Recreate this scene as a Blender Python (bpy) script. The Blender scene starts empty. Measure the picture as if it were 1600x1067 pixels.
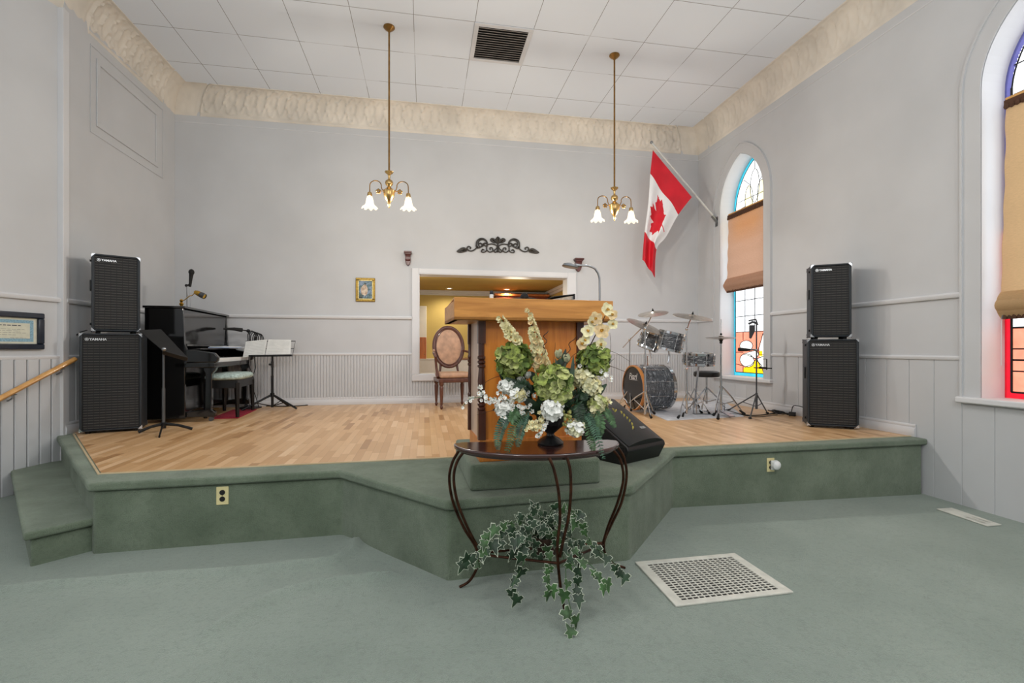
import bpy, bmesh, math, random
from mathutils import Vector, Matrix
random.seed(7)
PI=math.pi
V=Vector
COL=bpy.context.scene.collection
SC=bpy.context.scene
# ------------------------------------------------------------ camera maths (1600x1067 frame)
FP=754.0; TH=math.radians(10.3); HZ=545.0; ZC=1.25
CT,ST=math.cos(TH),math.sin(TH)
def ray(u,v):
    x=(u-800)/FP; z=(HZ-v)/FP
    return V((x*CT+ST, CT-x*ST, z))
def at_s(u,v,s): return ray(u,v)*s+V((0,0,ZC))
def on_z(u,v,z): d=ray(u,v); return d*((z-ZC)/d.z)+V((0,0,ZC))
def on_y(u,v,y): d=ray(u,v); return d*(y/d.y)+V((0,0,ZC))
def on_x(u,v,x): d=ray(u,v); return d*(x/d.x)+V((0,0,ZC))
def zf(x): return 0.0 if x<.5 else -(x-.5)*.0165
def on_floor(u,v,h=0.0):
    p=on_z(u,v,h)
    for _ in range(6): p=on_z(u,v,zf(p.x)+h)
    return p
ZS=.44          # stage height
XL,XR,YB=-3.35,4.457,7.3
ZCO,ZCE=4.45,4.79
# ------------------------------------------------------------ materials
def lin(c):
    o=[]
    for k in c[:3]:
        k=k/255.0
        o.append(k/12.92 if k<=.04045 else ((k+.055)/1.055)**2.4)
    return (o[0],o[1],o[2],1)
class NT:
    def __init__(s,name):
        s.m=bpy.data.materials.new(name); s.m.use_nodes=True
        s.t=s.m.node_tree; s.n=s.t.nodes; s.l=s.t.links
        s.p=s.n['Principled BSDF']; s.out=s.n['Material Output']
        s._co=None
    def node(s,typ,**kw):
        x=s.n.new(typ)
        for k,v in kw.items(): setattr(x,k,v)
        return x
    def co(s):
        if s._co is None: s._co=s.node('ShaderNodeTexCoord').outputs['Object']
        return s._co
    def mapped(s,sc=(1,1,1),rot=(0,0,0)):
        mp=s.node('ShaderNodeMapping'); mp.inputs['Scale'].default_value=sc; mp.inputs['Rotation'].default_value=rot
        s.l.new(s.co(),mp.inputs['Vector']); return mp.outputs[0]
    def setv(s,inp,v):
        if hasattr(v,'links') or isinstance(v,bpy.types.NodeSocket): s.l.new(v,inp)
        else: inp.default_value=v
    def math(s,op,a,b=0.0,c=0.0):
        x=s.node('ShaderNodeMath',operation=op)
        s.setv(x.inputs[0],a); s.setv(x.inputs[1],b); s.setv(x.inputs[2],c)
        return x.outputs[0]
    def noise(s,scale=5,detail=3,vec=None,rough=.5,dist=0):
        x=s.node('ShaderNodeTexNoise'); x.inputs['Scale'].default_value=scale; x.inputs['Detail'].default_value=detail
        x.inputs['Roughness'].default_value=rough; x.inputs['Distortion'].default_value=dist
        s.l.new(vec if vec is not None else s.co(),x.inputs['Vector']); return x.outputs['Fac']
    def ramp(s,fac,stops,interp='LINEAR'):
        r=s.node('ShaderNodeValToRGB'); r.color_ramp.interpolation=interp
        e=r.color_ramp.elements
        while len(e)<len(stops): e.new(.5)
        for i,(p,c) in enumerate(stops): e[i].position=p; e[i].color=lin(c)
        s.l.new(fac,r.inputs[0]); return r.outputs[0]
    def mix(s,fac,a,b,blend='MIX'):
        x=s.node('ShaderNodeMix',data_type='RGBA',blend_type=blend)
        s.setv(x.inputs[0],fac)
        for i,q in ((6,a),(7,b)):
            if isinstance(q,tuple) and len(q)==3: q=lin(q)
            s.setv(x.inputs[i],q)
        return x.outputs[2]
    def bump(s,h,strength=.3,dist=.01):
        b=s.node('ShaderNodeBump'); b.inputs['Strength'].default_value=strength; b.inputs['Distance'].default_value=dist
        s.l.new(h,b.inputs['Height']); s.l.new(b.outputs[0],s.p.inputs['Normal'])
    def sep(s):
        x=s.node('ShaderNodeSeparateXYZ'); s.l.new(s.co(),x.inputs[0]); return x.outputs
M={}
def pm(name,col,rough=.5,metal=0.0,var=.06,vs=8,bump=0,bs=60,coat=0,spec=None,sheen=0,trans=0):
    t=NT(name)
    f=t.noise(vs,3)
    c2=tuple(max(0,min(255,k*(1-var*2))) for k in col)
    c1=tuple(max(0,min(255,k*(1+var))) for k in col)
    t.l.new(t.ramp(f,[(.3,c2),(.7,c1)]),t.p.inputs['Base Color'])
    t.p.inputs['Roughness'].default_value=rough; t.p.inputs['Metallic'].default_value=metal
    if coat: t.p.inputs['Coat Weight'].default_value=coat; t.p.inputs['Coat Roughness'].default_value=.08
    if spec is not None: t.p.inputs['Specular IOR Level'].default_value=spec
    if sheen: t.p.inputs['Sheen Weight'].default_value=sheen
    if trans: t.p.inputs['Transmission Weight'].default_value=trans
    if bump: t.bump(t.noise(bs,4),bump,.004)
    M[name]=t.m; return t.m
def wood(name,c1,c2,axis='Z',rough=.4,coat=.2,scale=1.0,dist=.0):
    t=NT(name)
    sc={'X':(1.2,14,14),'Y':(14,1.2,14),'Z':(14,14,1.2)}[axis]
    v=t.mapped(tuple(k*scale for k in sc))
    f=t.noise(2.2,6,v,.62,.6+dist)
    t.l.new(t.ramp(f,[(.3,c1),(.68,c2)]),t.p.inputs['Base Color'])
    t.p.inputs['Roughness'].default_value=rough; t.p.inputs['Coat Weight'].default_value=coat; t.p.inputs['Coat Roughness'].default_value=.12
    t.bump(f,.08,.002); M[name]=t.m; return t.m
pm('wall_paint',(200,201,203),.75,var=.012,vs=1.5,bump=.05,bs=180)
pm('trim_paint',(214,214,216),.5,var=.01,vs=2)
pm('window_paint',(222,222,224),.5,var=.01,vs=2)
pm('cream_plaster',(224,216,204),.7,var=.035,vs=3,bump=.15,bs=40)
pm('black_lacquer',(12,12,13),.12,var=.02,coat=.6)
pm('black_metal',(16,16,18),.4,metal=.3,var=.02)
pm('black_plastic',(15,15,16),.45,var=.04)
pm('black_rubber',(20,20,20),.8,var=.04)
pm('black_vinyl',(20,20,22),.55,var=.05,bump=.35,bs=500)
pm('slate_vinyl',(30,36,42),.5,var=.05,bump=.3,bs=500)
pm('monitor_black',(22,22,24),.42,var=.04,bump=.2,bs=700)
pm('chrome',(205,207,210),.14,metal=1,var=.02)
pm('satin_steel',(150,152,155),.32,metal=1,var=.03)
pm('grey_metal',(95,97,100),.4,metal=.7,var=.03)
pm('brass',(208,172,112),.24,metal=1,var=.06,vs=12)
pm('old_brass',(150,114,66),.35,metal=1,var=.08,vs=12)
pm('bright_brass',(222,178,78),.22,metal=1,var=.05)
pm('gold_frame',(158,128,58),.4,metal=.7,var=.12,vs=40)
pm('pale_gold',(225,205,140),.4,metal=.4,var=.08,vs=40)
pm('cymbal',(196,190,182),.3,metal=1,var=.06,vs=20)
pm('white_plastic',(232,234,232),.3,var=.01)
pm('cream_plastic',(226,214,160),.4,var=.02)
pm('vent_metal',(214,213,202),.45,var=.03,vs=15)
pm('dark_void',(24,23,22),.8,var=.05)
pm('vent_slat',(176,166,158),.5,var=.06,vs=15)
pm('iron_scroll',(58,54,50),.5,metal=.35,var=.15,vs=50)
pm('paper',(226,226,222),.8,var=.02,vs=10)
pm('aged_paper',(192,178,160),.8,var=.08,vs=60)
pm('sprig_yellow',(172,156,66),.6,var=.1,vs=40)
pm('ink',(96,96,98),.8,var=.02)
pm('pale_ink',(176,176,174),.8,var=.02)
pm('blue_paper',(165,180,205),.7,var=.05,vs=20)
pm('navy_frame',(24,34,50),.3,var=.08,vs=30,coat=.3)
pm('certificate_blue',(140,178,196),.7,var=.08,vs=80)
pm('certificate_cream',(214,213,194),.7,var=.02,vs=20)
pm('yellow_wall',(202,180,112),.75,var=.015,vs=2)
pm('ochre_ceiling',(176,150,84),.8,var=.02,vs=2)
pm('red_carpet',(150,22,48),.9,var=.12,vs=60,bump=.5,bs=300)
pm('drum_mat',(206,208,214),.85,var=.04,vs=12,bump=.3,bs=150)
pm('drum_head',(18,18,20),.25,var=.02)
pm('drum_head_white',(214,214,212),.4,var=.02)
pm('hoop_wood',(196,130,70),.35,var=.06)
pm('silver_logo',(226,228,230),.3,metal=.5,var=.01)
pm('flag_red',(208,22,42),.7,var=.03,vs=5)
pm('flag_white',(232,232,235),.7,var=.01,vs=5)
pm('flag_pole',(205,205,202),.35,var=.02)
pm('urn_black',(20,20,22),.3,var=.1,vs=20,coat=.2)
pm('leaf_dark',(34,60,36),.5,var=.2,vs=25)
pm('leaf_green',(58,92,48),.55,var=.2,vs=25)
pm('leaf_teal',(72,106,84),.6,var=.2,vs=25)
pm('fern_green',(76,108,70),.6,var=.22,vs=30)
pm('leaf_margin',(214,222,200),.6,var=.08,vs=30)
pm('hydrangea_green',(146,160,78),.7,var=.2,vs=40)
pm('hydrangea_dark',(104,126,58),.7,var=.2,vs=40)
pm('hydrangea_lime',(192,198,128),.65,var=.15,vs=40)
pm('hydrangea_cream',(232,230,194),.65,var=.1,vs=40)
pm('petal_white',(246,247,240),.6,var=.04,vs=40)
pm('petal_cream',(242,230,184),.6,var=.08,vs=40)
pm('petal_peach',(236,206,156),.6,var=.1,vs=40)
pm('petal_centre',(200,150,50),.6,var=.1,vs=40)
pm('berry_green',(150,150,80),.4,var=.1,vs=40)
pm('twig',(62,42,30),.7,var=.15,vs=40)
pm('table_metal',(74,46,32),.32,metal=.8,var=.18,vs=30)
pm('tan_leather',(186,146,118),.5,var=.06,vs=14,bump=.2,bs=300)
pm('throne_black',(18,18,19),.4,var=.05)
pm('mint_fabric',(178,196,190),.85,var=.12,vs=35,bump=.3,bs=250)
pm('door_white',(225,225,225),.5,var=.01)
pm('worktop',(150,112,74),.35,var=.1,vs=10)
pm('blue_cap',(28,30,44),.4)
pm('label_metal',(170,172,172),.35,metal=.6,var=.1,vs=60)
wood('oak',(176,112,40),(216,150,70),'X',.42,.12,1.0)
wood('oak_panel',(182,98,26),(216,134,48),'Z',.42,.12,1.0)
wood('oak_lit',(190,160,140),(216,190,172),'Z',.4,.2,1.0)  # oak with the light on the lectern's left side painted in
wood('dark_turned',(50,24,16),(84,42,26),'Z',.35,.15,1.0)
wood('chair_wood',(66,34,24),(100,56,40),'Z',.35,.3,1.0)
wood('mahogany',(40,18,16),(66,30,24),'X',.22,.7,1.0)
wood('corbel_wood',(62,26,24),(96,42,38),'Z',.4,.2,2.0)
wood('edge_wood',(196,172,132),(220,200,164),'X',.4,.2,1.0)
wood('rail_wood',(196,140,74),(224,172,104),'Y',.35,.3,1.0)
wood('cabinet_orange',(176,96,44),(206,124,66),'Z',.4,.2,1.0)
wood('cabinet_dark',(104,44,26),(130,58,36),'Z',.4,.2,1.0)

def carpet(name,c1,c2,c3,big=1.6):
    t=NT(name)
    a=t.noise(big,4,rough=.6); b=t.noise(220,2); c=t.noise(9,4,rough=.65)
    col=t.ramp(a,[(.3,c1),(.7,c2)])
    d=t.noise(38,3,rough=.7)
    col=t.mix(t.math('MULTIPLY',c,.45),col,c3)
    col=t.mix(t.math('MULTIPLY',t.math('GREATER_THAN',d,.56),.16),col,tuple(int(k*.7) for k in c1))
    col=t.mix(t.math('MULTIPLY',b,.5),col,tuple(int(k*.62) for k in c2))
    t.l.new(col,t.p.inputs['Base Color'])
    t.p.inputs['Roughness'].default_value=1; t.p.inputs['Specular IOR Level'].default_value=.1
    t.p.inputs['Sheen Weight'].default_value=.25; t.p.inputs['Sheen Roughness'].default_value=.5
    t.bump(t.math('ADD',b,t.math('MULTIPLY',c,1.2)),.9,.010)
    M[name]=t.m; return t.m
carpet('carpet_floor',(142,157,145),(171,184,172),(154,169,157),1.1)
carpet('carpet_stage_shaded',(100,116,94),(146,160,138),(122,138,116),3.0)  # same carpet as the floor, riser shade and pile direction put into its colour

def strip_floor():
    t=NT('strip_floor'); o=t.sep()
    xi=t.math('FLOOR',t.math('DIVIDE',o[0],.057))
    wn=t.node('ShaderNodeTexWhiteNoise',noise_dimensions='1D'); t.l.new(xi,wn.inputs['W'])
    yy=t.math('ADD',t.math('DIVIDE',o[1],.42),t.math('MULTIPLY',wn.outputs['Value'],7.3))
    yi=t.math('FLOOR',yy)
    cb=t.node('ShaderNodeCombineXYZ'); t.l.new(xi,cb.inputs[0]); t.l.new(yi,cb.inputs[1])
    w2=t.node('ShaderNodeTexWhiteNoise',noise_dimensions='2D'); t.l.new(cb.outputs[0],w2.inputs['Vector'])
    col=t.ramp(w2.outputs['Value'],[(0,(168,124,80)),(.08,(200,156,108)),(.5,(216,174,126)),(.9,(228,188,142)),(1,(236,200,158))])
    g=t.noise(3,5,t.mapped((22,1.6,1)),.6,.5)
    col=t.mix(t.math('MULTIPLY',g,.35),col,(190,144,98))
    fx=t.math('FRACT',t.math('DIVIDE',o[0],.057)); fy=t.math('FRACT',yy)
    e=t.math('MAXIMUM',t.math('LESS_THAN',fx,.03),t.math('LESS_THAN',fy,.006))
    col=t.mix(t.math('MULTIPLY',e,.45),col,(110,72,42))
    t.l.new(col,t.p.inputs['Base Color']); t.p.inputs['Roughness'].default_value=.36
    t.p.inputs['Coat Weight'].default_value=.15; t.p.inputs['Coat Roughness'].default_value=.2
    M['strip_floor']=t.m
strip_floor()
def ceiling_mat():
    t=NT('ceiling_tile'); o=t.sep()
    ax=t.math('DIVIDE',t.math('SUBTRACT',o[0],1.19),.6525)
    ay=t.math('DIVIDE',t.math('SUBTRACT',o[1],5.21),.69)
    fx=t.math('FRACT',t.math('ADD',ax,20)); fy=t.math('FRACT',t.math('ADD',ay,20))
    lx=t.math('LESS_THAN',fx,.009); ly=t.math('LESS_THAN',fy,.009)
    n=t.noise(1.3,2)
    k=t.math('MULTIPLY',t.math('MAXIMUM',lx,ly),t.math('GREATER_THAN',n,.40))
    k2=t.math('MULTIPLY',t.math('MAXIMUM',lx,ly),.35)
    k=t.math('MAXIMUM',t.math('MULTIPLY',k,.85),k2)
    base=t.ramp(t.noise(.8,2),[(.3,(226,232,241)),(.7,(230,236,244))])
    col=t.mix(k,base,(96,92,88))
    t.l.new(col,t.p.inputs['Base Color']); t.p.inputs['Roughness'].default_value=.8
    M['ceiling_tile']=t.m
ceiling_mat()
def grille_mat():
    t=NT('grille_cloth'); o=t.sep()
    fz=t.math('FRACT',t.math('DIVIDE',o[2],.0245)); fx=t.math('FRACT',t.math('DIVIDE',o[0],.045))
    lz=t.math('LESS_THAN',fz,.17); gap=t.math('GREATER_THAN',fx,.10)
    k=t.math('MULTIPLY',lz,gap)
    fine=t.math('MULTIPLY',t.math('LESS_THAN',t.math('FRACT',t.math('DIVIDE',o[2],.008)),.35),.12)
    k=t.math('MAXIMUM',t.math('MULTIPLY',k,.75),fine)
    t.l.new(t.mix(k,(14,14,15),(92,88,84)),t.p.inputs['Base Color']); t.p.inputs['Roughness'].default_value=.7
    M['grille_cloth']=t.m
grille_mat()
def shell_mat(nm,sc):
    t=NT(nm)
    f=t.noise(6,5,t.mapped(sc),.65,1.2)
    t.l.new(t.ramp(f,[(.36,(20,22,26)),(.47,(96,102,110)),(.54,(40,44,50)),(.64,(190,196,202))]),t.p.inputs['Base Color'])
    t.p.inputs['Roughness'].default_value=.35; t.p.inputs['Coat Weight'].default_value=.25
    M[nm]=t.m
shell_mat('oyster_shell',(11,2,2)); shell_mat('oyster_shell_tom',(2,2,11))
def painting_mat():
    t=NT('painting_canvas')
    f=t.noise(16,3,dist=.8); g=t.noise(22,2)
    bg=t.ramp(f,[(.3,(58,54,52)),(.45,(92,118,122)),(.6,(142,158,186)),(.75,(84,106,98))])
    o=t.sep()
    d=t.math('ADD',t.math('POWER',t.math('DIVIDE',t.math('ADD',o[0],.015),.05),2.0),t.math('POWER',t.math('DIVIDE',t.math('ADD',o[2],.005),.085),2.0))
    k=t.math('LESS_THAN',t.math('ADD',d,t.math('MULTIPLY',g,1.1)),1.45)
    fig=t.ramp(g,[(.35,(170,140,116)),(.6,(216,200,180))])
    t.l.new(t.mix(k,bg,fig),t.p.inputs['Base Color']); t.p.inputs['Roughness'].default_value=.6
    M['painting_canvas']=t.m
painting_mat()
def glass(name,col):
    t=NT(name); t.n.remove(t.p)
    tr=t.node('ShaderNodeBsdfTranslucent'); gl=t.node('ShaderNodeBsdfGlossy'); mx=t.node('ShaderNodeMixShader')
    f=t.noise(14,3)
    c2=tuple(int(k*.9) for k in col)
    t.l.new(t.ramp(f,[(.3,c2),(.7,col)]),tr.inputs[0]); gl.inputs['Roughness'].default_value=.15
    mx.inputs[0].default_value=.04
    t.l.new(tr.outputs[0],mx.inputs[1]); t.l.new(gl.outputs[0],mx.inputs[2]); t.l.new(mx.outputs[0],t.out.inputs[0])
    M[name]=t.m
for n,c in (('glass_clear',(250,252,255)),('glass_white',(250,250,244)),('glass_teal',(60,175,198)),('glass_salmon',(240,138,112)),('glass_amber',(252,196,20)),
            ('glass_red',(214,20,40)),('glass_violet',(92,92,150)),('glass_mint',(150,220,200)),('glass_pale_yellow',(252,240,190))): glass(n,c)
def blind_mat(name,col):
    t=NT(name); t.n.remove(t.p)
    tr=t.node('ShaderNodeBsdfTranslucent'); df=t.node('ShaderNodeBsdfDiffuse'); mx=t.node('ShaderNodeMixShader')
    f=t.noise(40,3,t.mapped((1,1,14)))
    c=t.ramp(f,[(.3,tuple(int(k*.92) for k in col)),(.7,col)])
    t.l.new(c,tr.inputs[0]); t.l.new(c,df.inputs[0]); mx.inputs[0].default_value=.35
    t.l.new(df.outputs[0],mx.inputs[1]); t.l.new(tr.outputs[0],mx.inputs[2]); t.l.new(mx.outputs[0],t.out.inputs[0])
    M[name]=t.m
blind_mat('blind_linen',(214,172,146)); blind_mat('blind_linen_warm',(212,178,134)); blind_mat('fringe_brown',(112,84,70))
def emis(name,col,st,clear=0.0):
    t=NT(name); t.n.remove(t.p)
    e=t.node('ShaderNodeEmission'); e.inputs[1].default_value=st
    tr=t.node('ShaderNodeBsdfTransparent' if clear else 'ShaderNodeBsdfTranslucent'); mx=t.node('ShaderNodeMixShader')
    t.l.new(t.ramp(t.noise(9,2),[(.2,tuple(int(k*.97) for k in col)),(.8,col)]),e.inputs[0]); tr.inputs[0].default_value=lin((250,245,235))
    mx.inputs[0].default_value=clear if clear else .1
    t.l.new(e.outputs[0],mx.inputs[1]); t.l.new(tr.outputs[0],mx.inputs[2]); t.l.new(mx.outputs[0],t.out.inputs[0])
    M[name]=t.m
emis('lit_glass',(255,240,214),3.4,.68); emis('bulb_glow',(255,246,228),9.0); emis('downlight_glow',(255,236,200),8.0)

# ------------------------------------------------------------ mesh builder
class MB:
    def __init__(s): s.bm=bmesh.new(); s.mi=0
    def face(s,vs):
        try: f=s.bm.faces.new(vs)
        except ValueError: return None
        f.material_index=s.mi; f.smooth=True; return f
    def poly(s,pts): return s.face([s.bm.verts.new(p) for p in pts])
    def prism(s,pts,vec):
        vec=V(vec); a=[s.bm.verts.new(p) for p in pts]; b=[s.bm.verts.new(V(p)+vec) for p in pts]
        n=len(pts); s.face(a[::-1]); s.face(b)
        for i in range(n): s.face([a[i],a[(i+1)%n],b[(i+1)%n],b[i]])
        return s
    def box(s,x0,x1,y0,y1,z0,z1,X=None):
        p=[V((x0,y0,z0)),V((x1,y0,z0)),V((x1,y1,z0)),V((x0,y1,z0))]
        if X is None: return s.prism(p,(0,0,z1-z0))
        q=[X@k for k in p]; return s.prism(q,X.to_3x3()@V((0,0,z1-z0)))
    def cbox(s,c,d,X=None):
        c=V(c); m=Matrix.Translation(c)
        if X is not None: m=m@X.to_4x4()
        return s.box(-d[0]/2,d[0]/2,-d[1]/2,d[1]/2,-d[2]/2,d[2]/2,m)
    def tube(s,pts,r,n=8,closed=False,sq=1.0):
        pts=[V(p) for p in pts]; m=len(pts)
        rr=r if isinstance(r,(list,tuple)) else [r]*m
        T=[]
        for i in range(m):
            a=pts[(i-1)%m] if (closed or i>0) else pts[i]; b=pts[(i+1)%m] if (closed or i<m-1) else pts[i]
            d=b-a; T.append(d.normalized() if d.length>1e-9 else V((0,0,1)))
        up=V((0,0,1)) if abs(T[0].z)<.9 else V((1,0,0))
        N=(up-T[0]*up.dot(T[0])).normalized(); rings=[]
        for i in range(m):
            N=(N-T[i]*N.dot(T[i]))
            if N.length<1e-6: N=T[i].orthogonal()
            N.normalize(); B=T[i].cross(N)
            rings.append([s.bm.verts.new(pts[i]+(N*math.cos(2*PI*k/n)+B*math.sin(2*PI*k/n)*sq)*rr[i]) for k in range(n)])
        for i in range(m if closed else m-1):
            a,b=rings[i],rings[(i+1)%m]
            for k in range(n): s.face([a[k],a[(k+1)%n],b[(k+1)%n],b[k]])
        if not closed: s.face(rings[0][::-1]); s.face(rings[-1])
        return s
    def cyl(s,a,b,r,r2=None,n=16):
        return s.tube([a,b],[r,r if r2 is None else r2],n)
    def lathe(s,prof,X=None,n=24,wob=None,caps=True):
        X=X if X is not None else Matrix(); rings=[]
        if isinstance(X,(tuple,Vector)): X=Matrix.Translation(X)
        for (r,z) in prof:
            ring=[]
            for k in range(n):
                a=2*PI*k/n; rr=r; zz=z
                if wob: rr,zz=wob(r,z,a)
                ring.append(s.bm.verts.new(X@V((rr*math.cos(a),rr*math.sin(a),zz))))
            rings.append(ring)
        for i in range(len(rings)-1):
            a,b=rings[i],rings[i+1]
            for k in range(n): s.face([a[k],a[(k+1)%n],b[(k+1)%n],b[k]])
        if caps and prof[0][0]>1e-3: s.face(rings[0][::-1])
        if caps and prof[-1][0]>1e-3 and not wob: s.face(rings[-1])
        return s
    def ball(s,c,r,n=12,sc=(1,1,1),X=None):
        c=V(c); R=X if X is not None else Matrix.Identity(3)
        m=max(4,n//2); rings=[]
        for i in range(1,m):
            t=PI*i/m
            rings.append([s.bm.verts.new(c+R@V((r*sc[0]*math.sin(t)*math.cos(2*PI*k/n),r*sc[1]*math.sin(t)*math.sin(2*PI*k/n),r*sc[2]*math.cos(t)))) for k in range(n)])
        a=s.bm.verts.new(c+R@V((0,0,r*sc[2]))); b=s.bm.verts.new(c-R@V((0,0,r*sc[2])))
        for k in range(n):
            s.face([a,rings[0][k],rings[0][(k+1)%n]]); s.face([b,rings[-1][(k+1)%n],rings[-1][k]])
        for i in range(len(rings)-1):
            for k in range(n): s.face([rings[i][k],rings[i+1][k],rings[i+1][(k+1)%n],rings[i][(k+1)%n]])
        return s
    def grid(s,fn,nu,nv,mat=None):
        g=[[s.bm.verts.new(fn(i/nu,j/nv)) for j in range(nv+1)] for i in range(nu+1)]
        for i in range(nu):
            for j in range(nv):
                if mat: s.mi=mat((i+.5)/nu,(j+.5)/nv)
                s.face([g[i][j],g[i+1][j],g[i+1][j+1],g[i][j+1]])
        return s
    def build(s,name,mats,parent=None,ang=35,bevel=0,seg=2,clean=True,loc=None):
        if clean: bmesh.ops.recalc_face_normals(s.bm,faces=s.bm.faces)
        me=bpy.data.meshes.new(name); s.bm.to_mesh(me); s.bm.free()
        for m in (mats if isinstance(mats,(list,tuple)) else [mats]): me.materials.append(M[m])
        me.set_sharp_from_angle(angle=math.radians(ang))
        o=bpy.data.objects.new(name,me); COL.objects.link(o)
        if parent is not None: o.parent=parent
        if loc is not None: o.location=loc
        if bevel:
            b=o.modifiers.new('bevel','BEVEL'); b.width=bevel; b.segments=seg; b.limit_method='ANGLE'; b.angle_limit=math.radians(40)
        return o
def tag(o,label=None,cat=None,group=None,kind=None):
    if label: o['label']=label
    if cat: o['category']=cat
    if group: o['group']=group
    if kind: o['kind']=kind
    return o
def thing(name,label,cat,loc=(0,0,0),rz=0,group=None):
    o=bpy.data.objects.new(name,None); COL.objects.link(o); o.empty_display_size=.1
    o.location=loc; o.rotation_euler=(0,0,rz); return tag(o,label,cat,group)
def copy_tree(o,parent=None):
    c=o.copy(); COL.objects.link(c)
    if parent is not None: c.parent=parent
    for ch in list(o.children): copy_tree(ch,c)
    return c
def struct(mb,name,mats,bevel=0,label=None,**k):
    o=mb.build(name,mats,bevel=bevel,**k); o['kind']='structure'
    if label: o['label']=label
    return o
def text_obj(txt,size,X,mat,name,parent,ext=.001,shear=0,bold=.0,align='CENTER',space=1.0):
    cu=bpy.data.curves.new(name,'FONT'); cu.body=txt; cu.size=size; cu.extrude=ext; cu.shear=shear; cu.offset=bold
    cu.align_x=align; cu.align_y='CENTER'; cu.space_character=space
    t=bpy.data.objects.new(name,cu); COL.objects.link(t)
    dg=bpy.context.evaluated_depsgraph_get()
    me=bpy.data.meshes.new_from_object(t.evaluated_get(dg)); bpy.data.objects.remove(t)
    me.transform(X); me.materials.clear(); me.materials.append(M[mat]); me.name=name
    o=bpy.data.objects.new(name,me); COL.objects.link(o); o.parent=parent; return o
def RX(a): return Matrix.Rotation(math.radians(a),4,'X')
def RY(a): return Matrix.Rotation(math.radians(a),4,'Y')
def RZ(a): return Matrix.Rotation(math.radians(a),4,'Z')
def T(*p): return Matrix.Translation(V(p))
def axis_to(d):      # matrix turning +Z to direction d
    return V(d).to_track_quat('Z','Y').to_matrix().to_4x4()
# ============================================================ SETTING
# carpet floor with wrinkles
ridges=[[(0,926),(120,914),(220,905),(330,898),(430,889),(520,878),(552,862),(556,848)],
        [(330,990),(385,955),(440,930),(500,914),(560,908),(610,902)]]
RP=[[on_z(u,v,0) for u,v in r] for r in ridges]
def segd(p,a,b):
    d=b-a; t=max(0,min(1,(p-a).dot(d)/max(d.length_squared,1e-9))); return (p-a-d*t).length
def ridge_h(x,y):
    h=0
    p=V((x,y))
    for r in RP:
        dm=min(segd(p,r[i].xy,r[i+1].xy) for i in range(len(r)-1))
        if dm<.25: h=max(h,.030*math.exp(-(dm/.032)**2)+.012*math.exp(-(dm/.1)**2))
    return h
mb=MB()
xs=[-6,-5,-4.4,-4]+[-3.6+.03*i for i in range(154)]+[1.2+.3*i for i in range(12)]+[4.7]
ys=[-2,-1,0,.6]+[1.0+.03*i for i in range(90)]+[3.8,4.5,5.2,6,7.4]
def fl(i,j):
    x,y=xs[i],ys[j]
    return V((x,y,zf(x)+(ridge_h(x,y) if (x<1.0 and .9<y<3.8) else 0)))
g=[[mb.bm.verts.new(fl(i,j)) for j in range(len(ys))] for i in range(len(xs))]
for i in range(len(xs)-1):
    for j in range(len(ys)-1): mb.face([g[i][j],g[i+1][j],g[i+1][j+1],g[i][j+1]])
struct(mb,'floor','carpet_floor',ang=60,label='sage green wall-to-wall carpet')

# walls -------------------------------------------------------------
WT=.26
def wall_prism(mb,p0,p1,z0,z1,t):   # p0->p1 plan points, thickness t to the left of direction
    p0=V(p0);p1=V(p1);d=(p1-p0).normalized();n=V((-d.y,d.x))*t
    mb.prism([V((p0.x,p0.y,z0)),V((p1.x,p1.y,z0)),V((p1.x+n.x,p1.y+n.y,z0)),V((p0.x+n.x,p0.y+n.y,z0))],(0,0,z1-z0)); return mb
LK=(-3.36,5.25); dl=V((-.152,-.49)).normalized(); LF=V(LK)+dl*7.2
# back wall with opening
o0=on_y(654.4,427.5,YB); o1=on_y(886.5,585,YB); OX0,OX1=o0.x,o1.x
OZ0=on_y(654.4,585,YB).z; OZ1=on_y(654.4,427.5,YB).z
mb=MB()
for (a,b,c,d) in ((XL-.3,OX0,0,5.0),(OX1,XR+.3,0,5.0),(OX0,OX1,0,OZ0),(OX0,OX1,OZ1,5.0)): mb.box(a,b,YB,YB+.2,c,d)
struct(mb,'wall_back','wall_paint')
mb=MB(); wall_prism(mb,(XL,LK[1]),(XL,YB+.02),-.05,5,.2)
struct(mb,'wall_left','wall_paint')
mb=MB()
def lwp(t): q=V(LK)+dl*t; return (q.x,q.y)
WL=[(1.0,2.1),(3.0,4.1),(5.0,6.1)]; prev=0
for a,b in WL:
    wall_prism(mb,lwp(a),lwp(prev),-.05,5,.2); wall_prism(mb,lwp(b),lwp(a),-.05,.95,.2); wall_prism(mb,lwp(b),lwp(a),3.95,5,.2); prev=b
wall_prism(mb,lwp(7.2),lwp(prev),-.05,5,.2)
struct(mb,'wall_left_side','wall_paint')
for i,(a,b) in enumerate(WL):      # unseen side windows, added to bring daylight onto the left side
    mb=MB(); t=.06
    for p,q,z0,z1 in ((a,b,.90,.95+t),(a,b,3.95-t,3.99),(a-.04,a+t,.95,3.95),(b-t,b+.04,.95,3.95),(a,b,2.42,2.46),((a+b)/2-.02,(a+b)/2+.02,.95,3.95)): wall_prism(mb,lwp(q),lwp(p),z0,z1,.06)
    struct(mb,'window_%d'%(i+3),'window_paint')
mb=MB(); mb.box(-6,XR+.26,-2.2,-2,-.2,2.5); struct(mb,'wall_light_block','wall_paint')  # unseen low wall, added to keep frontal light off the stage risers
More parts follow.
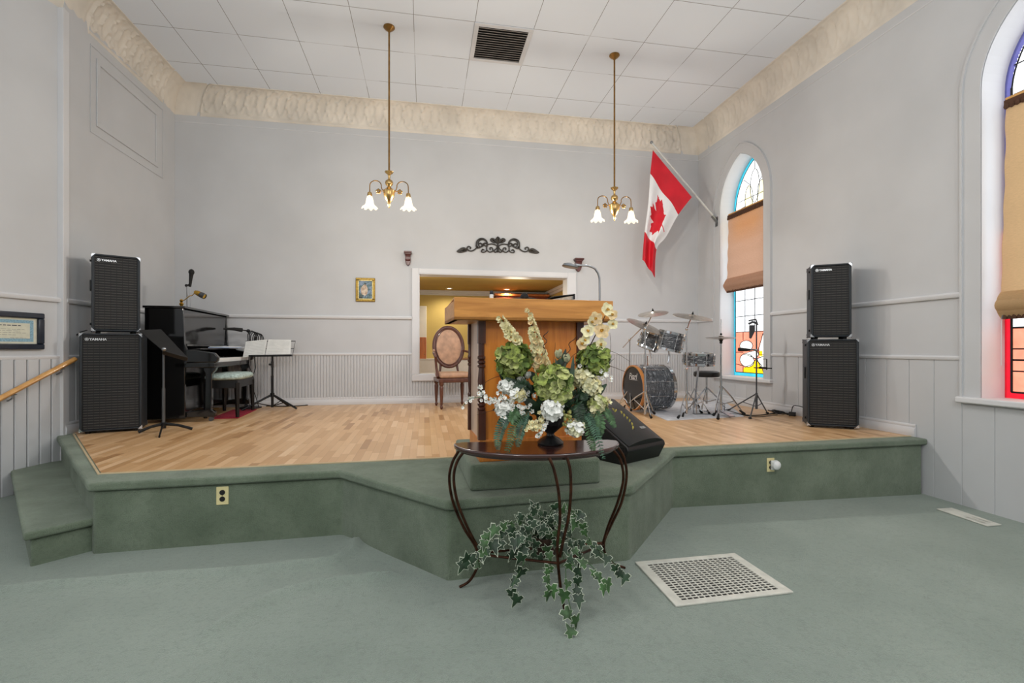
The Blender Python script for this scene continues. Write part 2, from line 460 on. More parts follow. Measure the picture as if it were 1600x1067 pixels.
# right wall with two pointed-arch windows
W1=(5.72,6.69); W2=(2.204,3.174)
WSZ=.845; WSP=3.36; WAP=4.05
def arch_z(t):   # t in 0..1 across the opening
    # two arcs meeting at the apex
    w=.97; h=WAP-WSP; x=t if t<.5 else 1-t; x*=w
    R=(h*h+(w/2)**2)/(w)          # radius with centre on the spring line
    cx=R
    return WSP+math.sqrt(max(0,R*R-(cx-x)**2))
def arch_pts(y0,y1,off=0,n=14,zb=None):
    w=(y1-y0); R=((WAP-WSP)**2+(w/2)**2)/w; Ro=R+off
    pts=[]
    # left arc: centre at y0+R ; from spring (y0-off) up to apex
    yc=y0+R; am=(y0+y1)/2
    za=math.sqrt(Ro*Ro-(yc-am)**2); a_end=math.atan2(za,am-yc)
    for i in range(n+1):
        a=PI+(a_end-PI)*i/n; pts.append((yc+Ro*math.cos(a),WSP+Ro*math.sin(a)))
    return pts+[(2*am-y,z) for y,z in pts[:-1][::-1]]
mb=MB()
def xb(y0,y1,z0,z1): mb.box(XR,XR+WT,y0,y1,z0,z1)
xb(W1[1],YB+.2,-.15,5); xb(W2[1],W1[0],-.15,5); xb(-2,W2[0],-.15,5)
for (a,b) in (W1,W2):
    xb(a,b,-.15,WSZ)
    ap=arch_pts(a,b)
    for i in range(len(ap)-1):
        (ya,za),(yb,zb)=ap[i],ap[i+1]
        mb.prism([V((XR,ya,za)),V((XR,yb,zb)),V((XR,yb,5)),V((XR,ya,5))],(WT,0,0))
struct(mb,'wall_right','wall_paint')
mb=MB(); mb.box(-6,XR+.3,-2,YB+.2,ZCE,ZCE+.1); struct(mb,'ceiling','ceiling_tile')

# plaster cove with relief
mb=MB()
path=[V((LF.x,LF.y)),V(LK),V((XL,YB)),V((XR,YB)),V((XR,-2.0))]
D=.24
cum=0; sections=[]
def nrm(a,b): d=(b-a).normalized(); return V((d.y,-d.x))
for i in range(len(path)):
    if i==0: n=nrm(path[0],path[1]); m=n
    elif i==len(path)-1: m=nrm(path[-2],path[-1])
    else:
        n1=nrm(path[i-1],path[i]); n2=nrm(path[i],path[i+1]); m=(n1+n2)/(1+n1.dot(n2))
    sections.append(m)
def relief(L,t,seed):
    P=.27
    a=(L/P)%1-.5; b=t-.5
    h=0
    if .12<t<.9:
        r=math.hypot(a*1.0,b*.9); an=math.atan2(b,a)
        pet=.20+.13*abs(math.cos(2*an))
        h+=.020*math.exp(-((r-pet)/.028)**2)
        h+=.014*math.exp(-(r/.07)**2)
        h+=.016*math.exp(-((abs(a)-.5+.25*math.sin(t*PI)**2)/.04)**2)
    if t<.1: h+=.016*math.sin(t/.1*PI)
    if t>.9: h+=.014*math.sin((t-.9)/.1*PI)
    return h
NV=30
for i in range(len(path)-1):
    a,b=path[i],path[i+1]; L=(b-a).length; nu=max(2,int(L/.018)); n=nrm(a,b)
    def fn(u,v,a=a,b=b,L=L,n=n,i=i):
        off=D*(1-math.cos(v*PI/2)); z=ZCO+(ZCE-ZCO)*math.sin(v*PI/2)
        m=sections[i]*(1-u)+sections[i+1]*u
        p=a.lerp(b,u)+m*off
        along=L*u-off*0
        edge=min(u,1-u)*L
        k=1 if edge>.34 else 0
        h=relief(L*u,v,0)*k
        if edge<=.34:
            h=.012*(1 if abs(edge-.34)<.02 else 0)+.006*abs(math.sin(edge*26)*math.sin(v*9))
            if abs(edge-.30)<.02: h-=.008
        if i==3: h*=.45
        return V((p.x+n.x*h,p.y+n.y*h,z-h*.6))
    mb.grid(fn,nu,NV)
struct(mb,'trim_1','cream_plaster',ang=70,label='cream pressed plaster cove along the ceiling')
# helper for wall mouldings: boxes following a wall
def moulding(mb,p0,p1,z0,z1,dep,a=.0):
    p0=V(p0);p1=V(p1);d=(p1-p0).normalized();n=V((d.y,-d.x))*dep
    h=z1-z0
    prof=[(0,0),(.75,0),(1,.3),(1,.7),(.6,1),(0,1)]
    rings=[]
    for p in (p0,p1): rings.append([mb.bm.verts.new((p.x+n.x*q[0],p.y+n.y*q[0],z0+h*q[1])) for q in prof])
    k=len(prof)
    for i in range(k): mb.face([rings[0][i],rings[0][(i+1)%k],rings[1][(i+1)%k],rings[1][i]])
    mb.face(rings[0]); mb.face(rings[1][::-1]); return mb
ZR=ZC+.435; ZD=ZC-.075
CW=.145
W1o=(W1[0]-CW,W1[1]+CW); W2o=(W2[0]-CW,W2[1]+CW)
OC=.075
def rails(z0,z1,dep):
    m=MB()
    moulding(m,(XL,LK[1]),(XL,YB),z0,z1,dep); 
    return m
for nm,z0,z1,dep in (('2',ZR,ZR+.045,.03),('3',ZD-.02,ZD+.015,.022)):
    m=MB()
    moulding(m,lwp(.93),LK,z0,z1,dep); moulding(m,(XL,LK[1]),(XL,YB),z0,z1,dep)
    moulding(m,(XL,YB),(OX0-.09,YB),z0,z1,dep); moulding(m,(OX1+.1,YB),(XR,YB),z0,z1,dep)
    moulding(m,(XR,YB),(XR,W1o[1]),z0,z1,dep); moulding(m,(XR,W1o[0]),(XR,W2o[1]),z0,z1,dep); moulding(m,(XR,W2o[0]),(XR,-2),z0,z1,dep)
    struct(m,'trim_'+nm,'trim_paint')
# picture rail line under cove
m=MB()
zp=ZCO-.10
moulding(m,(XL,YB),(XR,YB),zp,zp+.012,.006); moulding(m,(XR,YB),(XR,-2),zp,zp+.012,.006); 
struct(m,'trim_4','trim_paint')
# wainscot boards
def boards(mb,p0,p1,z0,z1,sp,gap,dep,bead=False):
    p0=V(p0);p1=V(p1);L=(p1-p0).length;d=(p1-p0)/L;n=V((d.y,-d.x)); k=max(1,round(L/sp)); w=L/k
    for i in range(k):
        a=p0+d*(w*i+gap/2); b=p0+d*(w*(i+1)-gap/2); g=min(gap,.006)
        pr=[a,a+n*(dep-g)+d*0,a+n*dep+d*g,b+n*dep-d*g,b+n*(dep-g),b]
        mb.prism([V((q.x,q.y,z0)) for q in pr],(0,0,z1-z0))
m=MB(); boards(m,(XL,YB),(OX0-.09,YB),ZS,ZD-.02,.042,.005,.012); boards(m,(OX0-.09,YB),(OX1+.1,YB),ZS,OZ0-.09,.042,.005,.012); boards(m,(OX1+.1,YB),(XR,YB),ZS,ZD-.02,.042,.005,.012)
struct(m,'trim_5','wall_paint',ang=20,label='beadboard below the dado on the back wall')
m=MB(); boards(m,(XL,LK[1]),(XL,YB),-.02,ZD-.02,.13,.006,.012); boards(m,(LF.x,LF.y),(LK[0],LK[1]-.02),-.02,ZD-.02,.10,.008,.014)
struct(m,'trim_6','wall_paint',ang=20,label='vertical boards below the dado on the left wall')
m=MB(); boards(m,(XR,YB),(XR,W1o[1]),-.1,ZD-.02,.13,.003,.006); boards(m,(XR,W1o[1]),(XR,W1o[0]),-.1,WSZ-.1,.27,.003,.006)
boards(m,(XR,W1o[0]),(XR,W2o[1]),-.1,ZD-.02,.235,.003,.006); boards(m,(XR,W2o[1]),(XR,-1.9),-.1,WSZ-.06,.235,.003,.006)
struct(m,'trim_7','wall_paint',ang=20,label='wide vertical boards below the dado on the right wall')
# corner boards on the left wall
m=MB(); m.box(XL-.03,XL+.022,LK[1]-.05,LK[1]+.03,ZS*0,ZCO)
struct(m,'trim_8','trim_paint',bevel=.004)
# baseboards on the stage
def baseb(name,segs,z):
    m=MB()
    for a,b in segs:
        moulding(m,a,b,z,z+.085,.022); moulding(m,a,b,z+.085,z+.115,.013)
    struct(m,name,'trim_paint')
baseb('baseboard_back',[((XL,YB),(OX1+1,YB)),((OX1+1,YB),(XR,YB))],ZS)
baseb('baseboard_right',[((XR-.008,YB),(XR-.008,3.70))],ZS)
baseb('baseboard_left',[((XL+.01,LK[1]-.02),(XL+.01,YB)),((-3.43,5.14),(XL+.0,LK[1]+.01))],ZS)
# hatch panel high on the left wall
h0=on_x(246,176,XL); h1=on_x(246,262,XL); hy0=on_x(150,150,XL).y
m=MB()
def xframe(m,x,y0,y1,z0,z1,w,t):
    m.box(x,x+t,y0,y1,z1-w,z1); m.box(x,x+t,y0,y1,z0,z0+w); m.box(x,x+t,y0,y0+w,z0+w,z1-w); m.box(x,x+t,y1-w,y1,z0+w,z1-w)
xframe(m,XL,hy0,h0.y,h1.z,h0.z,.05,.014); xframe(m,XL,hy0-.09,h0.y+.13,h1.z-.10,h0.z+.10,.012,.008)
struct(m,'trim_9','wall_paint',bevel=.003,label='shallow blank panel frame high on the left wall')

# opening casing and back room
m=MB()
c0=on_y(643.5,420,YB).x; c1=on_y(899.5,425,YB).x; cz=on_y(644,419,YB).z; cb=on_y(644,595,YB).z
m.box(c0,OX0,YB-.03,YB-.001,OZ0,cz); m.box(OX1,c1,YB-.03,YB-.001,OZ0,cz); m.box(OX0,OX1,YB-.03,YB-.001,OZ1,cz); m.box(c0,c1,YB-.045,YB-.001,cb,OZ0)
m.box(OX0-.002,OX0+.012,YB-.028,YB+.215,OZ0+.012,OZ1-.012); m.box(OX1-.012,OX1+.002,YB-.028,YB+.215,OZ0+.012,OZ1-.012); m.box(OX0-.002,OX1+.002,YB-.028,YB+.215,OZ1-.012,OZ1+.002); m.box(OX0-.002,OX1+.002,YB-.028,YB+.215,OZ0-.002,OZ0+.012)
struct(m,'trim_10','trim_paint',bevel=.006,label='white casing round the serving hatch opening')
BY=10.9; BC=ZC+1.3; BXR=2.81
m=MB(); m.box(-1.6,BXR+.1,BY,BY+.1,.3,BC+.1); struct(m,'wall_back_room','yellow_wall')
m=MB(); m.box(BXR,BXR+.1,YB+.2,BY+.1,.3,BC+.1); struct(m,'wall_back_room_right','yellow_wall')
m=MB(); m.box(-1.7,-1.6,YB+.2,BY+.1,.3,BC+.1); struct(m,'wall_back_room_left','yellow_wall')
m=MB(); m.box(-1.7,BXR+.1,YB+.2,BY+.1,BC,BC+.1); struct(m,'ceiling_back_room','ochre_ceiling')
m=MB(); m.box(-1.7,BXR+.1,YB+.2,BY+.1,.2,.3); struct(m,'floor_back_room','worktop')
m=MB()
for dz,dp in ((.0,.09),(.035,.06),(.07,.03)): m.box(-1.6,BXR,BY-dp,BY,BC-.035-dz,BC-dz)
m.box(BXR-.09,BXR,9.2,BY-.0,BC-.06,BC); m.box(BXR-.05,BXR,9.2,BY-.0,BC-.11,BC-.06)
for dz,dp in ((.0,.09),(.035,.06),(.07,.03)): m.box(-1.6,-1.6+dp,YB+.2,BY,BC-.035-dz,BC-dz)
struct(m,'trim_11','trim_paint',bevel=.004,label='white crown moulding in the yellow back room')
# white door and dado in the back room
dx0=on_y(650,477,BY-.05).x; dx1=on_y(666.5,477,BY-.05).x; dz1=on_y(660,478,BY-.05).z
m=MB(); m.box(dx0,dx1,BY-.06,BY,.3,dz1); struct(m,'door_1','door_white',bevel=.01,label='white door frame at the back of the yellow room')
m=MB(); zc0=on_y(700,567,BY-.3).z
m.box(dx1+.02,BXR,BY-.05,BY,.3,zc0-.02)
struct(m,'trim_12','trim_paint',label='white dado panel in the yellow back room')
for (u,v) in ((702,450.3),(792,451.8)):
    p=on_z(u,v,BC)
    r=thing('recessed_light','small lit recessed ceiling light in the back room, '+('left' if u<750 else 'right')+' of the two','light',p,0,'recessed lights in the back room')
    m=MB(); m.lathe([(.075,0),(.075,-.008),(.05,-.010),(.05,0)],n=20,caps=False); m.build('trim_ring','trim_paint',r)
    m=MB(); m.lathe([(.049,-.004),(.0001,-.004)],n=20); m.build('lamp','downlight_glow',r)
    ld=bpy.data.lights.new('downlight','SPOT'); ld.energy=40; ld.spot_size=math.radians(160); ld.spot_blend=.8; ld.color=(1,.86,.62); ld.shadow_soft_size=.05
    lo=bpy.data.objects.new('downlight',ld); COL.objects.link(lo); lo.location=p+V((0,0,-.03))
for x_ in (-.3,1.6):  # unseen fill lights added to brighten the yellow room
    ld=bpy.data.lights.new('back_room_fill','POINT'); ld.energy=20; ld.color=(1,.9,.72); ld.shadow_soft_size=.2
    lo=bpy.data.objects.new('back_room_fill',ld); COL.objects.link(lo); lo.location=(x_,8.4,BC-.45)
# wooden cupboards seen over the lectern
a=on_y(774,459,BY-.4); b=on_y(856,467,BY-.4)
r=thing('kitchen_cupboard','orange-brown wooden cupboard seen through the opening above the lectern','cupboard',((a.x+b.x)/2,BY-.25,on_y(722,559,10.35).z))
w=(b.x-a.x)/2; hz=a.z-on_y(722,559,10.35).z
m=MB(); m.box(-w,w,-.2,.24,0,hz-.045); m.build('body','cabinet_dark',r,bevel=.004)
m=MB(); m.box(-w-.02,w+.02,-.23,.24,hz-.045,hz); m.build('top','cabinet_orange',r,bevel=.004)
for k in (-1,1):
    m=MB(); m.box(-w*.48+k*w*.5,w*.48+k*w*.5,-.222,-.2,.05,hz-.13); m.build('door','cabinet_orange',r,bevel=.004)
zt=on_y(722,559,10.35).z; ux=on_y(709,560,10.35).x
r=thing('kitchen_counter','white base cabinet with brown worktop seen behind the oval-backed chair','cabinet',(0,10.62,.3))
m=MB(); m.box(-1.45,BXR-.01,-.26,.27,0,zt-.34); m.build('body','door_white',r,bevel=.004)
m=MB(); m.box(ux,BXR-.01,-.29,.27,zt-.34,zt-.30); m.build('worktop','worktop',r,bevel=.004)
m=MB(); m.box(-1.45,ux-.005,-.28,.27,zt-.34,zt-.32); m.build('white_worktop','door_white',r,bevel=.004)
q=on_y(661,540,10.5)
r=thing('wooden_box','small orange wooden box standing on the white cabinet in the back room','box',(q.x,10.5,zt-.02))
m=MB(); m.box(-.07,.07,-.1,.1,0,on_y(661,527,10.5).z-zt+.02); m.build('body','cabinet_orange',r,bevel=.008)
m=MB(); m.ball((.03,-.11,.1),.012,8); m.build('knob','old_brass',r)

# stage ---------------------------------------------------------------
out=[(-2.0,3.32),(-.557,3.368),(.114,2.588),(1.219,2.68),(1.965,3.547),(XR,3.60),(XR,YB),(XL,YB),(XL,5.27),(-3.37,5.18)]
def inset(poly,d):
    n=len(poly);r=[]
    for i in range(n):
        p0,p1,p2=V(poly[i-1]),V(poly[i]),V(poly[(i+1)%n])
        d1=(p1-p0).normalized();d2=(p2-p1).normalized()
        n1=V((-d1.y,d1.x));n2=V((-d2.y,d2.x));m=(n1+n2)/(1+n1.dot(n2)); r.append(p1+m*d)
    return r
ins=inset(out,.03)
m=MB(); m.prism([V((p.x,p.y,-.12)) for p in ins],(0,0,ZS-.055+.12))
m.prism([V((p[0],p[1],ZS-.055)) for p in out],(0,0,.055))
struct(m,'stage','carpet_stage_shaded',bevel=.016,seg=3,label='raised stage edged in sage green carpet')
# lower carpeted step on the left
sp=[(-2.225,3.17),(-2.02,3.36),(-3.33,5.13),(-3.51,4.92)]
m=MB(); si=inset([(-2.225,3.17),(-1.90,3.475),(-3.24,5.3),(-3.56,4.93)],.03)
m.prism([V((p.x,p.y,-.05)) for p in si],(0,0,.21)); m.prism([V((p[0],p[1],.16)) for p in [(-2.225,3.17),(-1.93,3.447),(-3.27,5.27),(-3.56,4.93)]],(0,0,.05))
struct(m,'stage_step','carpet_stage_shaded',bevel=.016,seg=3,label='carpeted lower step at the left end of the stage')
# wooden floor inlay
wf=[(-2.054,3.547),(XR,3.74),(XR,YB),(XL,YB),(XL,5.36),(-3.263,5.26)]
m=MB(); m.prism([V((p[0],p[1],ZS-.002)) for p in wf],(0,0,.005)); struct(m,'floor_stage','strip_floor',label='light strip wood floor of the stage')
m=MB()
for a,b in (((-2.06,3.54),(XR,3.733)),((-2.06,3.54),(-3.27,5.25))):
    d=(V(b)-V(a)).normalized(); n=V((-d.y,d.x))*.012
    m.prism([V((a[0],a[1],ZS)),V((b[0],b[1],ZS)),V((b[0]+n.x,b[1]+n.y,ZS)),V((a[0]+n.x,a[1]+n.y,ZS))],(0,0,.007))
struct(m,'trim_13','edge_wood',label='thin pale wood edging between stage carpet and wood floor')
ZW=ZS+.003
# lectern platform
m=MB(); m.box(-.395,.395,0,.80,0,.153,T(.65,2.745,ZS)@RZ(2.2)); struct(m,'lectern_platform','carpet_stage_shaded',bevel=.018,seg=3,label='green carpeted block under the lectern')

# windows ----------------------------------------------------------------
def poly_yz(m,pts,x): m.poly([V((x,y,z)) for y,z in pts])
def window(idx,W,frame_glass,design):
    y0,y1=W; m=MB()
    # casing on the wall face
    inn=arch_pts(y0,y1); outp=arch_pts(y0,y1,CW)
    inn=[(y0,WSZ)]+inn+[(y1,WSZ)]; outp=[(y0-CW,WSZ)]+outp+[(y1+CW,WSZ)]
    for i in range(len(inn)-1):
        a,b,c,d=inn[i],inn[i+1],outp[i+1],outp[i]
        m.prism([V((XR+.002,p[0],p[1])) for p in (a,b,c,d)],(-.022,0,0))
        # outer bead
        c2=[(d[0]+(a[0]-d[0])*.12,d[1]+(a[1]-d[1])*.12),(c[0]+(b[0]-c[0])*.12,c[1]+(b[1]-c[1])*.12)]
        m.prism([V((XR-.02,p[0],p[1])) for p in (d,c,c2[1],c2[0])],(-.012,0,0))
    win=struct(m,'window_%d'%idx,'wall_paint',ang=30,label='tall pointed-arch stained glass window, '+('the far one beside the drum kit' if idx==1 else 'the near one at the right edge'))
    inj=[(y0+.004,WSZ)]+[(y,z-.004) for y,z in arch_pts(y0+.004,y1-.004)]+[(y1-.004,WSZ)]
    m=MB()
    for i in range(len(inn)-1):
        a,b=inj[i],inj[i+1]
        m.poly([V((XR-.01,a[0],a[1])),V((XR-.01,b[0],b[1])),V((XR+.245,b[0],b[1])),V((XR+.245,a[0],a[1]))])
    m.build('jamb','window_paint',win)
    m=MB(); m.box(XR-.06,XR+.25,y0-CW-.02,y1+CW+.02 if idx==1 else y1+CW+.02,WSZ-.045,WSZ+.005); m.build('sill','window_paint',win,bevel=.012,seg=3)
    gx=XR+.225
    design(win,gx,y0,y1)
    return win
def lead(m,pts,x,r=.0055): m.tube([V((x,p[0],p[1])) for p in pts],r,6)
def ellipse(cy,cz,ry,rz,n=18,a0=0,a1=2*PI,rot=0):
    r=[]
    for i in range(n+1):
        a=a0+(a1-a0)*i/n; y=ry*math.cos(a); z=rz*math.sin(a)
        r.append((cy+y*math.cos(rot)-z*math.sin(rot),cz+y*math.sin(rot)+z*math.cos(rot)))
    return r
MATS=['glass_clear','glass_white','glass_teal','glass_salmon','glass_amber','glass_red','glass_violet','glass_mint','glass_pale_yellow']
def inpoly(P_,x,y):
    c=False; n=len(P_); j=n-1
    for i in range(n):
        xi,yi=P_[i];xj,yj=P_[j]
        if (yi>y)!=(yj>y) and x<(xj-xi)*(y-yi)/(yj-yi+1e-12)+xi: c=not c
        j=i
    return c
def pane_grid(win,x,y0,y1,shapes,border,border_top,step=.009):
    """one flat sheet of coloured glass, shapes = [(material, polygon)], last wins"""
    am=(y0+y1)/2; inner=[(am+(y-am)*.885,z-.07*max(0,(z-WSP))/(WAP-WSP)) for y,z in arch_pts(y0,y1)]
    inner=[(y0+.055,WSZ+.055)]+inner+[(y1-.055,WSZ+.055)]
    bb=[(min(p[0] for p in P_),max(p[0] for p in P_),min(p[1] for p in P_),max(p[1] for p in P_)) for _,P_ in shapes]
    g=MB(); z=WSZ-.01; ny=int((y1-y0+.02)/step)
    while z<WAP+.01:
        zc=z+step/2; run=None
        for k in range(ny+1):
            if k<ny:
                yc=y0-.01+(k+.5)*step
                mi=0
                if not inpoly(inner,yc,zc): mi=border if zc<2.2 else border_top
                else:
                    for q in range(len(shapes)-1,-1,-1):
                        b=bb[q]
                        if b[0]<=yc<=b[1] and b[2]<=zc<=b[3] and inpoly(shapes[q][1],yc,zc): mi=shapes[q][0]; break
            else: mi=-1
            if run is None: run=(mi,k)
            elif run[0]!=mi:
                a=y0-.01+run[1]*step; c=y0-.01+k*step
                g.mi=run[0]; g.poly([V((x,a,z)),V((x,c,z)),V((x,c,z+step)),V((x,a,z+step))]); run=(mi,k)
        z+=step
    return g.build('stained_glass',MATS,win,clean=False)
def design1(win,x,y0,y1):
    am=(y0+y1)/2
    z0=WSZ+.055; zt=z0+.60
    a,b=y0+.055,y1-.055; w=b-a
    def Y(t): return b-w*t     # t=0 far side (left in view)
    S=[(3,[(Y(0),z0),(Y(1),z0),(Y(1),zt),(Y(0),zt)])]
    def shape(mi,pts): S.append((mi,[(Y(t),z0+.60*s) for t,s in pts]))
    shape(4,[(.70,1),(1.01,1),(1.01,.66),(.92,.58),(.84,.68),(.76,.80)])
    shape(4,[(.2,0),(.72,0),(.66,.2),(.53,.34),(.42,.2),(.25,.13),(.2,.1)])
    shape(8,[(.62,.50),(.78,.50),(.80,.62),(1.01,.62),(1.01,.38),(.9,.35),(.62,.35)])
    wh=[ellipse(.28,.66,.17,.13,16),ellipse(.30,.30,.19,.16,16,rot=-.3),
        [(.70,.95),(.76,.75),(.78,.6),(.72,.45),(.6,.45),(.6,.6),(.66,.8)],
        [(.55,.35),(.65,.15),(.78,.13),(.86,.22),(.9,.35),(.75,.42)],[(.40,.52),(.55,.55),(.6,.45),(.53,.35),(.40,.40),(.2,.46)]]
    for s_ in wh: shape(1,s_)
    shape(4,[(.60,.42),(.68,.42),(.68,.53),(.60,.53)])
    zz=WSP-.12
    def sh2(mi,pts): S.append((mi,[(am-t*.40,zz+s) for t,s in pts]))
    sh2(4,[(-.75,-.35),(.8,-.35),(.8,0),(.6,.18),(.3,.05),(-.3,.05),(-.6,.12),(-.72,0)])
    for cy in (-.32,.35): sh2(8,ellipse(cy,.20,.22,.20,16))
    sh2(1,ellipse(0,.36,.24,.24,16))
    for c in (-.28,.28): sh2(1,ellipse(c,-.02,.16,.06,12))
    sh2(5,ellipse(0,.02,.12,.055,12)); sh2(5,[(-.04,.0),(.04,.0),(.04,-.3),(-.04,-.3)])
    pane_grid(win,x,y0,y1,S,2,2)
    L=MB(); lx=x-.006
    for i in range(1,4): lead(L,[(Y(i/4),zt),(Y(i/4),WSP-.15)],lx)
    z=zt
    while z<WSP-.1: lead(L,[(Y(0),z),(Y(1),z)],lx); z+=.235
    lead(L,[(Y(0),z0),(Y(1),z0)],lx); lead(L,[(Y(0),z0),(Y(0),WSP)],lx); lead(L,[(Y(1),z0),(Y(1),WSP)],lx)
    for s_ in wh: lead(L,[(Y(t),z0+.6*q) for t,q in s_+[s_[0]]],lx)
    lead(L,[(Y(0),z0+.30),(Y(.2),z0+.30)],lx); lead(L,[(Y(.2),z0),(Y(.2),z0+.1)],lx); lead(L,[(Y(.2),z0+.48),(Y(.2),zt)],lx)
    lead(L,[(Y(.76),z0+.48),(Y(.92),z0+.35),(Y(1),z0+.4)],lx); lead(L,[(Y(0),z0+.12),(Y(.2),z0+.1)],lx); lead(L,[(Y(.72),z0),(Y(.66),z0+.12),(Y(.53),z0+.2),(Y(.42),z0+.12),(Y(.25),z0+.08)],lx)
    inn=[(y,z-.06) for y,z in arch_pts(y0+.055,y1-.055)]; lead(L,inn,lx)
    def l2(pts): lead(L,[(am-t*.40,zz+s) for t,s in pts],lx,.0045)
    l2(ellipse(0,.36,.24,.24,16))
    for cy in (-.32,.35): l2(ellipse(cy,.20,.22,.20,16))
    for c in (-.28,.28): l2(ellipse(c,-.02,.16,.06,12))
    l2([(-.9,.22),(.9,.22)]); l2([(0,.6),(0,.8)]); l2([(-.24,.4),(-.6,.52)]); l2([(.24,.4),(.6,.5)]); l2([(-.54,.12),(-1,.1)]); l2([(-.9,-.15),(-.72,-.15)])
    l2([(-.75,-.35),(-.72,0),(-.6,.12)]); l2([(.8,-.35),(.8,0),(.6,.18)])
    L.build('lead_came','dark_void',win)
def design2(win,x,y0,y1):
    z0=WSZ+.055; a,b=y0+.055,y1-.055; w=b-a
    def Y(t): return b-w*t
    zt=z0+.52
    S=[(3,[(Y(0),z0),(Y(1),z0),(Y(1),zt),(Y(0),zt)])]
    cir=[(t,s_) for t in (.29,.71) for s_ in (.17,.35)]
    for t,s_ in cir: S.append((7,ellipse(Y(t),z0+s_,.14*w,.062,18)))
    S.append((8,[(Y(.43),z0+.06),(Y(.57),z0+.06),(Y(.57),z0+.46),(Y(.43),z0+.46)]))
    pane_grid(win,x,y0,y1,S,5,6)
    L=MB(); lx=x-.006
    for t,s_ in cir: lead(L,ellipse(Y(t),z0+s_,.14*w,.062,18),lx,.007)
    for z in (z0,z0+.26,zt): lead(L,[(Y(0),z),(Y(1),z)],lx,.008)
    for s_ in (.17,.35): lead(L,[(Y(0),z0+s_),(Y(.15),z0+s_)],lx,.006); lead(L,[(Y(.85),z0+s_),(Y(1),z0+s_)],lx,.006)
    lead(L,[(Y(0),z0),(Y(0),WSP)],lx,.008); lead(L,[(Y(1),z0),(Y(1),WSP)],lx,.008)
    for t in (.25,.5,.75): lead(L,[(Y(t),zt),(Y(t),WSP)],lx)
    z=zt+.235
    while z<WSP+.3: lead(L,[(Y(.02),z),(Y(.98),z)],lx); z+=.235
    lead(L,[(y,z-.06) for y,z in arch_pts(y0+.055,y1-.055)],lx)
    L.build('lead_came','dark_void',win)
window(1,W1,2,design1); window(2,W2,5,design2)
# roman blinds ----------------------------------------------------------
def blind(label,y0,y1,ztop,zbot,mat,pull):
    r=thing('roman_blind',label,'blind',(XR+.075,(y0+y1)/2,zbot),0,'roman blinds on the arched windows')
    hw=(y1-y0)/2; H=ztop-zbot
    m=MB()
    def fn(u,v):
        y=-hw+2*hw*u; z=H-H*v
        x=-.012*abs(math.sin(v*PI*4.0))**6*0 -.010*math.sin(v*PI*5)**2-.006*math.sin(u*PI*2.2)*v
        wid=1+.06*math.sin(min(1,v)*PI*.55)**3
        return V((x,y*wid,z))
    m.grid(fn,16,60); m.build('shade',mat,r,ang=80)
    m=MB()
    for k,(dz,dx) in enumerate(((.0,-.045),(-.03,-.065),(-.055,-.045))):
        def f2(u,v,dz=dz,dx=dx): return V((dx*math.sin(v*PI)-.01,(-hw+2*hw*u)*1.07,.10-.16*v+dz+.035))
        m.grid(f2,10,8)
    m.build('folds',mat,r,ang=80)
    m=MB()
    for i in range(26):
        y=(-hw+2*hw*(i+.5)/26)*1.02
        m.cyl((-.02,y,-.02),(-.02+random.uniform(-.004,.004),y,-.085),.012,.016,6)
    m.box(-.03,-.012,-hw*1.02,hw*1.02,-.035,-.01)
    m.build('bottom_fringe','fringe_brown',r)
    m=MB(); m.box(-.022,-.004,-hw,hw,H-.03,H+.03)
    for i in range(22):
        y=-hw+2*hw*(i+.5)/22; m.ball((-.024,y,H-.02),.02,8,(.5,1,1.3))
    m.build('top_trim','fringe_brown',r)
    m=MB(); m.box(-.01,.02,-hw-.02,hw,H+.03,H+.055); m.build('headrail','rail_wood',r,bevel=.003)
    if pull:
        m=MB(); m.tube([(-.02,hw+.015,H*.0+.0),(-.018,hw+.02,-.25),(-.01,hw+.025,-.45)],.0025,6); m.build('pull_cord','trim_paint',r)
        m=MB(); m.lathe([(.004,0),(.012,-.03),(.017,-.06),(.0001,-.062)],T(-.02,hw+.0,-.02),10); m.build('tassel','grey_metal',r)
blind('tan roman blind half lowered on the far window behind the drum kit',5.76,6.60,ZC+1.98,ZC+.93,'blind_linen',False)
blind('wide sand-coloured roman blind lowered on the near window at the right edge',2.26,3.06,ZC+1.93,ZC+.32,'blind_linen_warm',True)
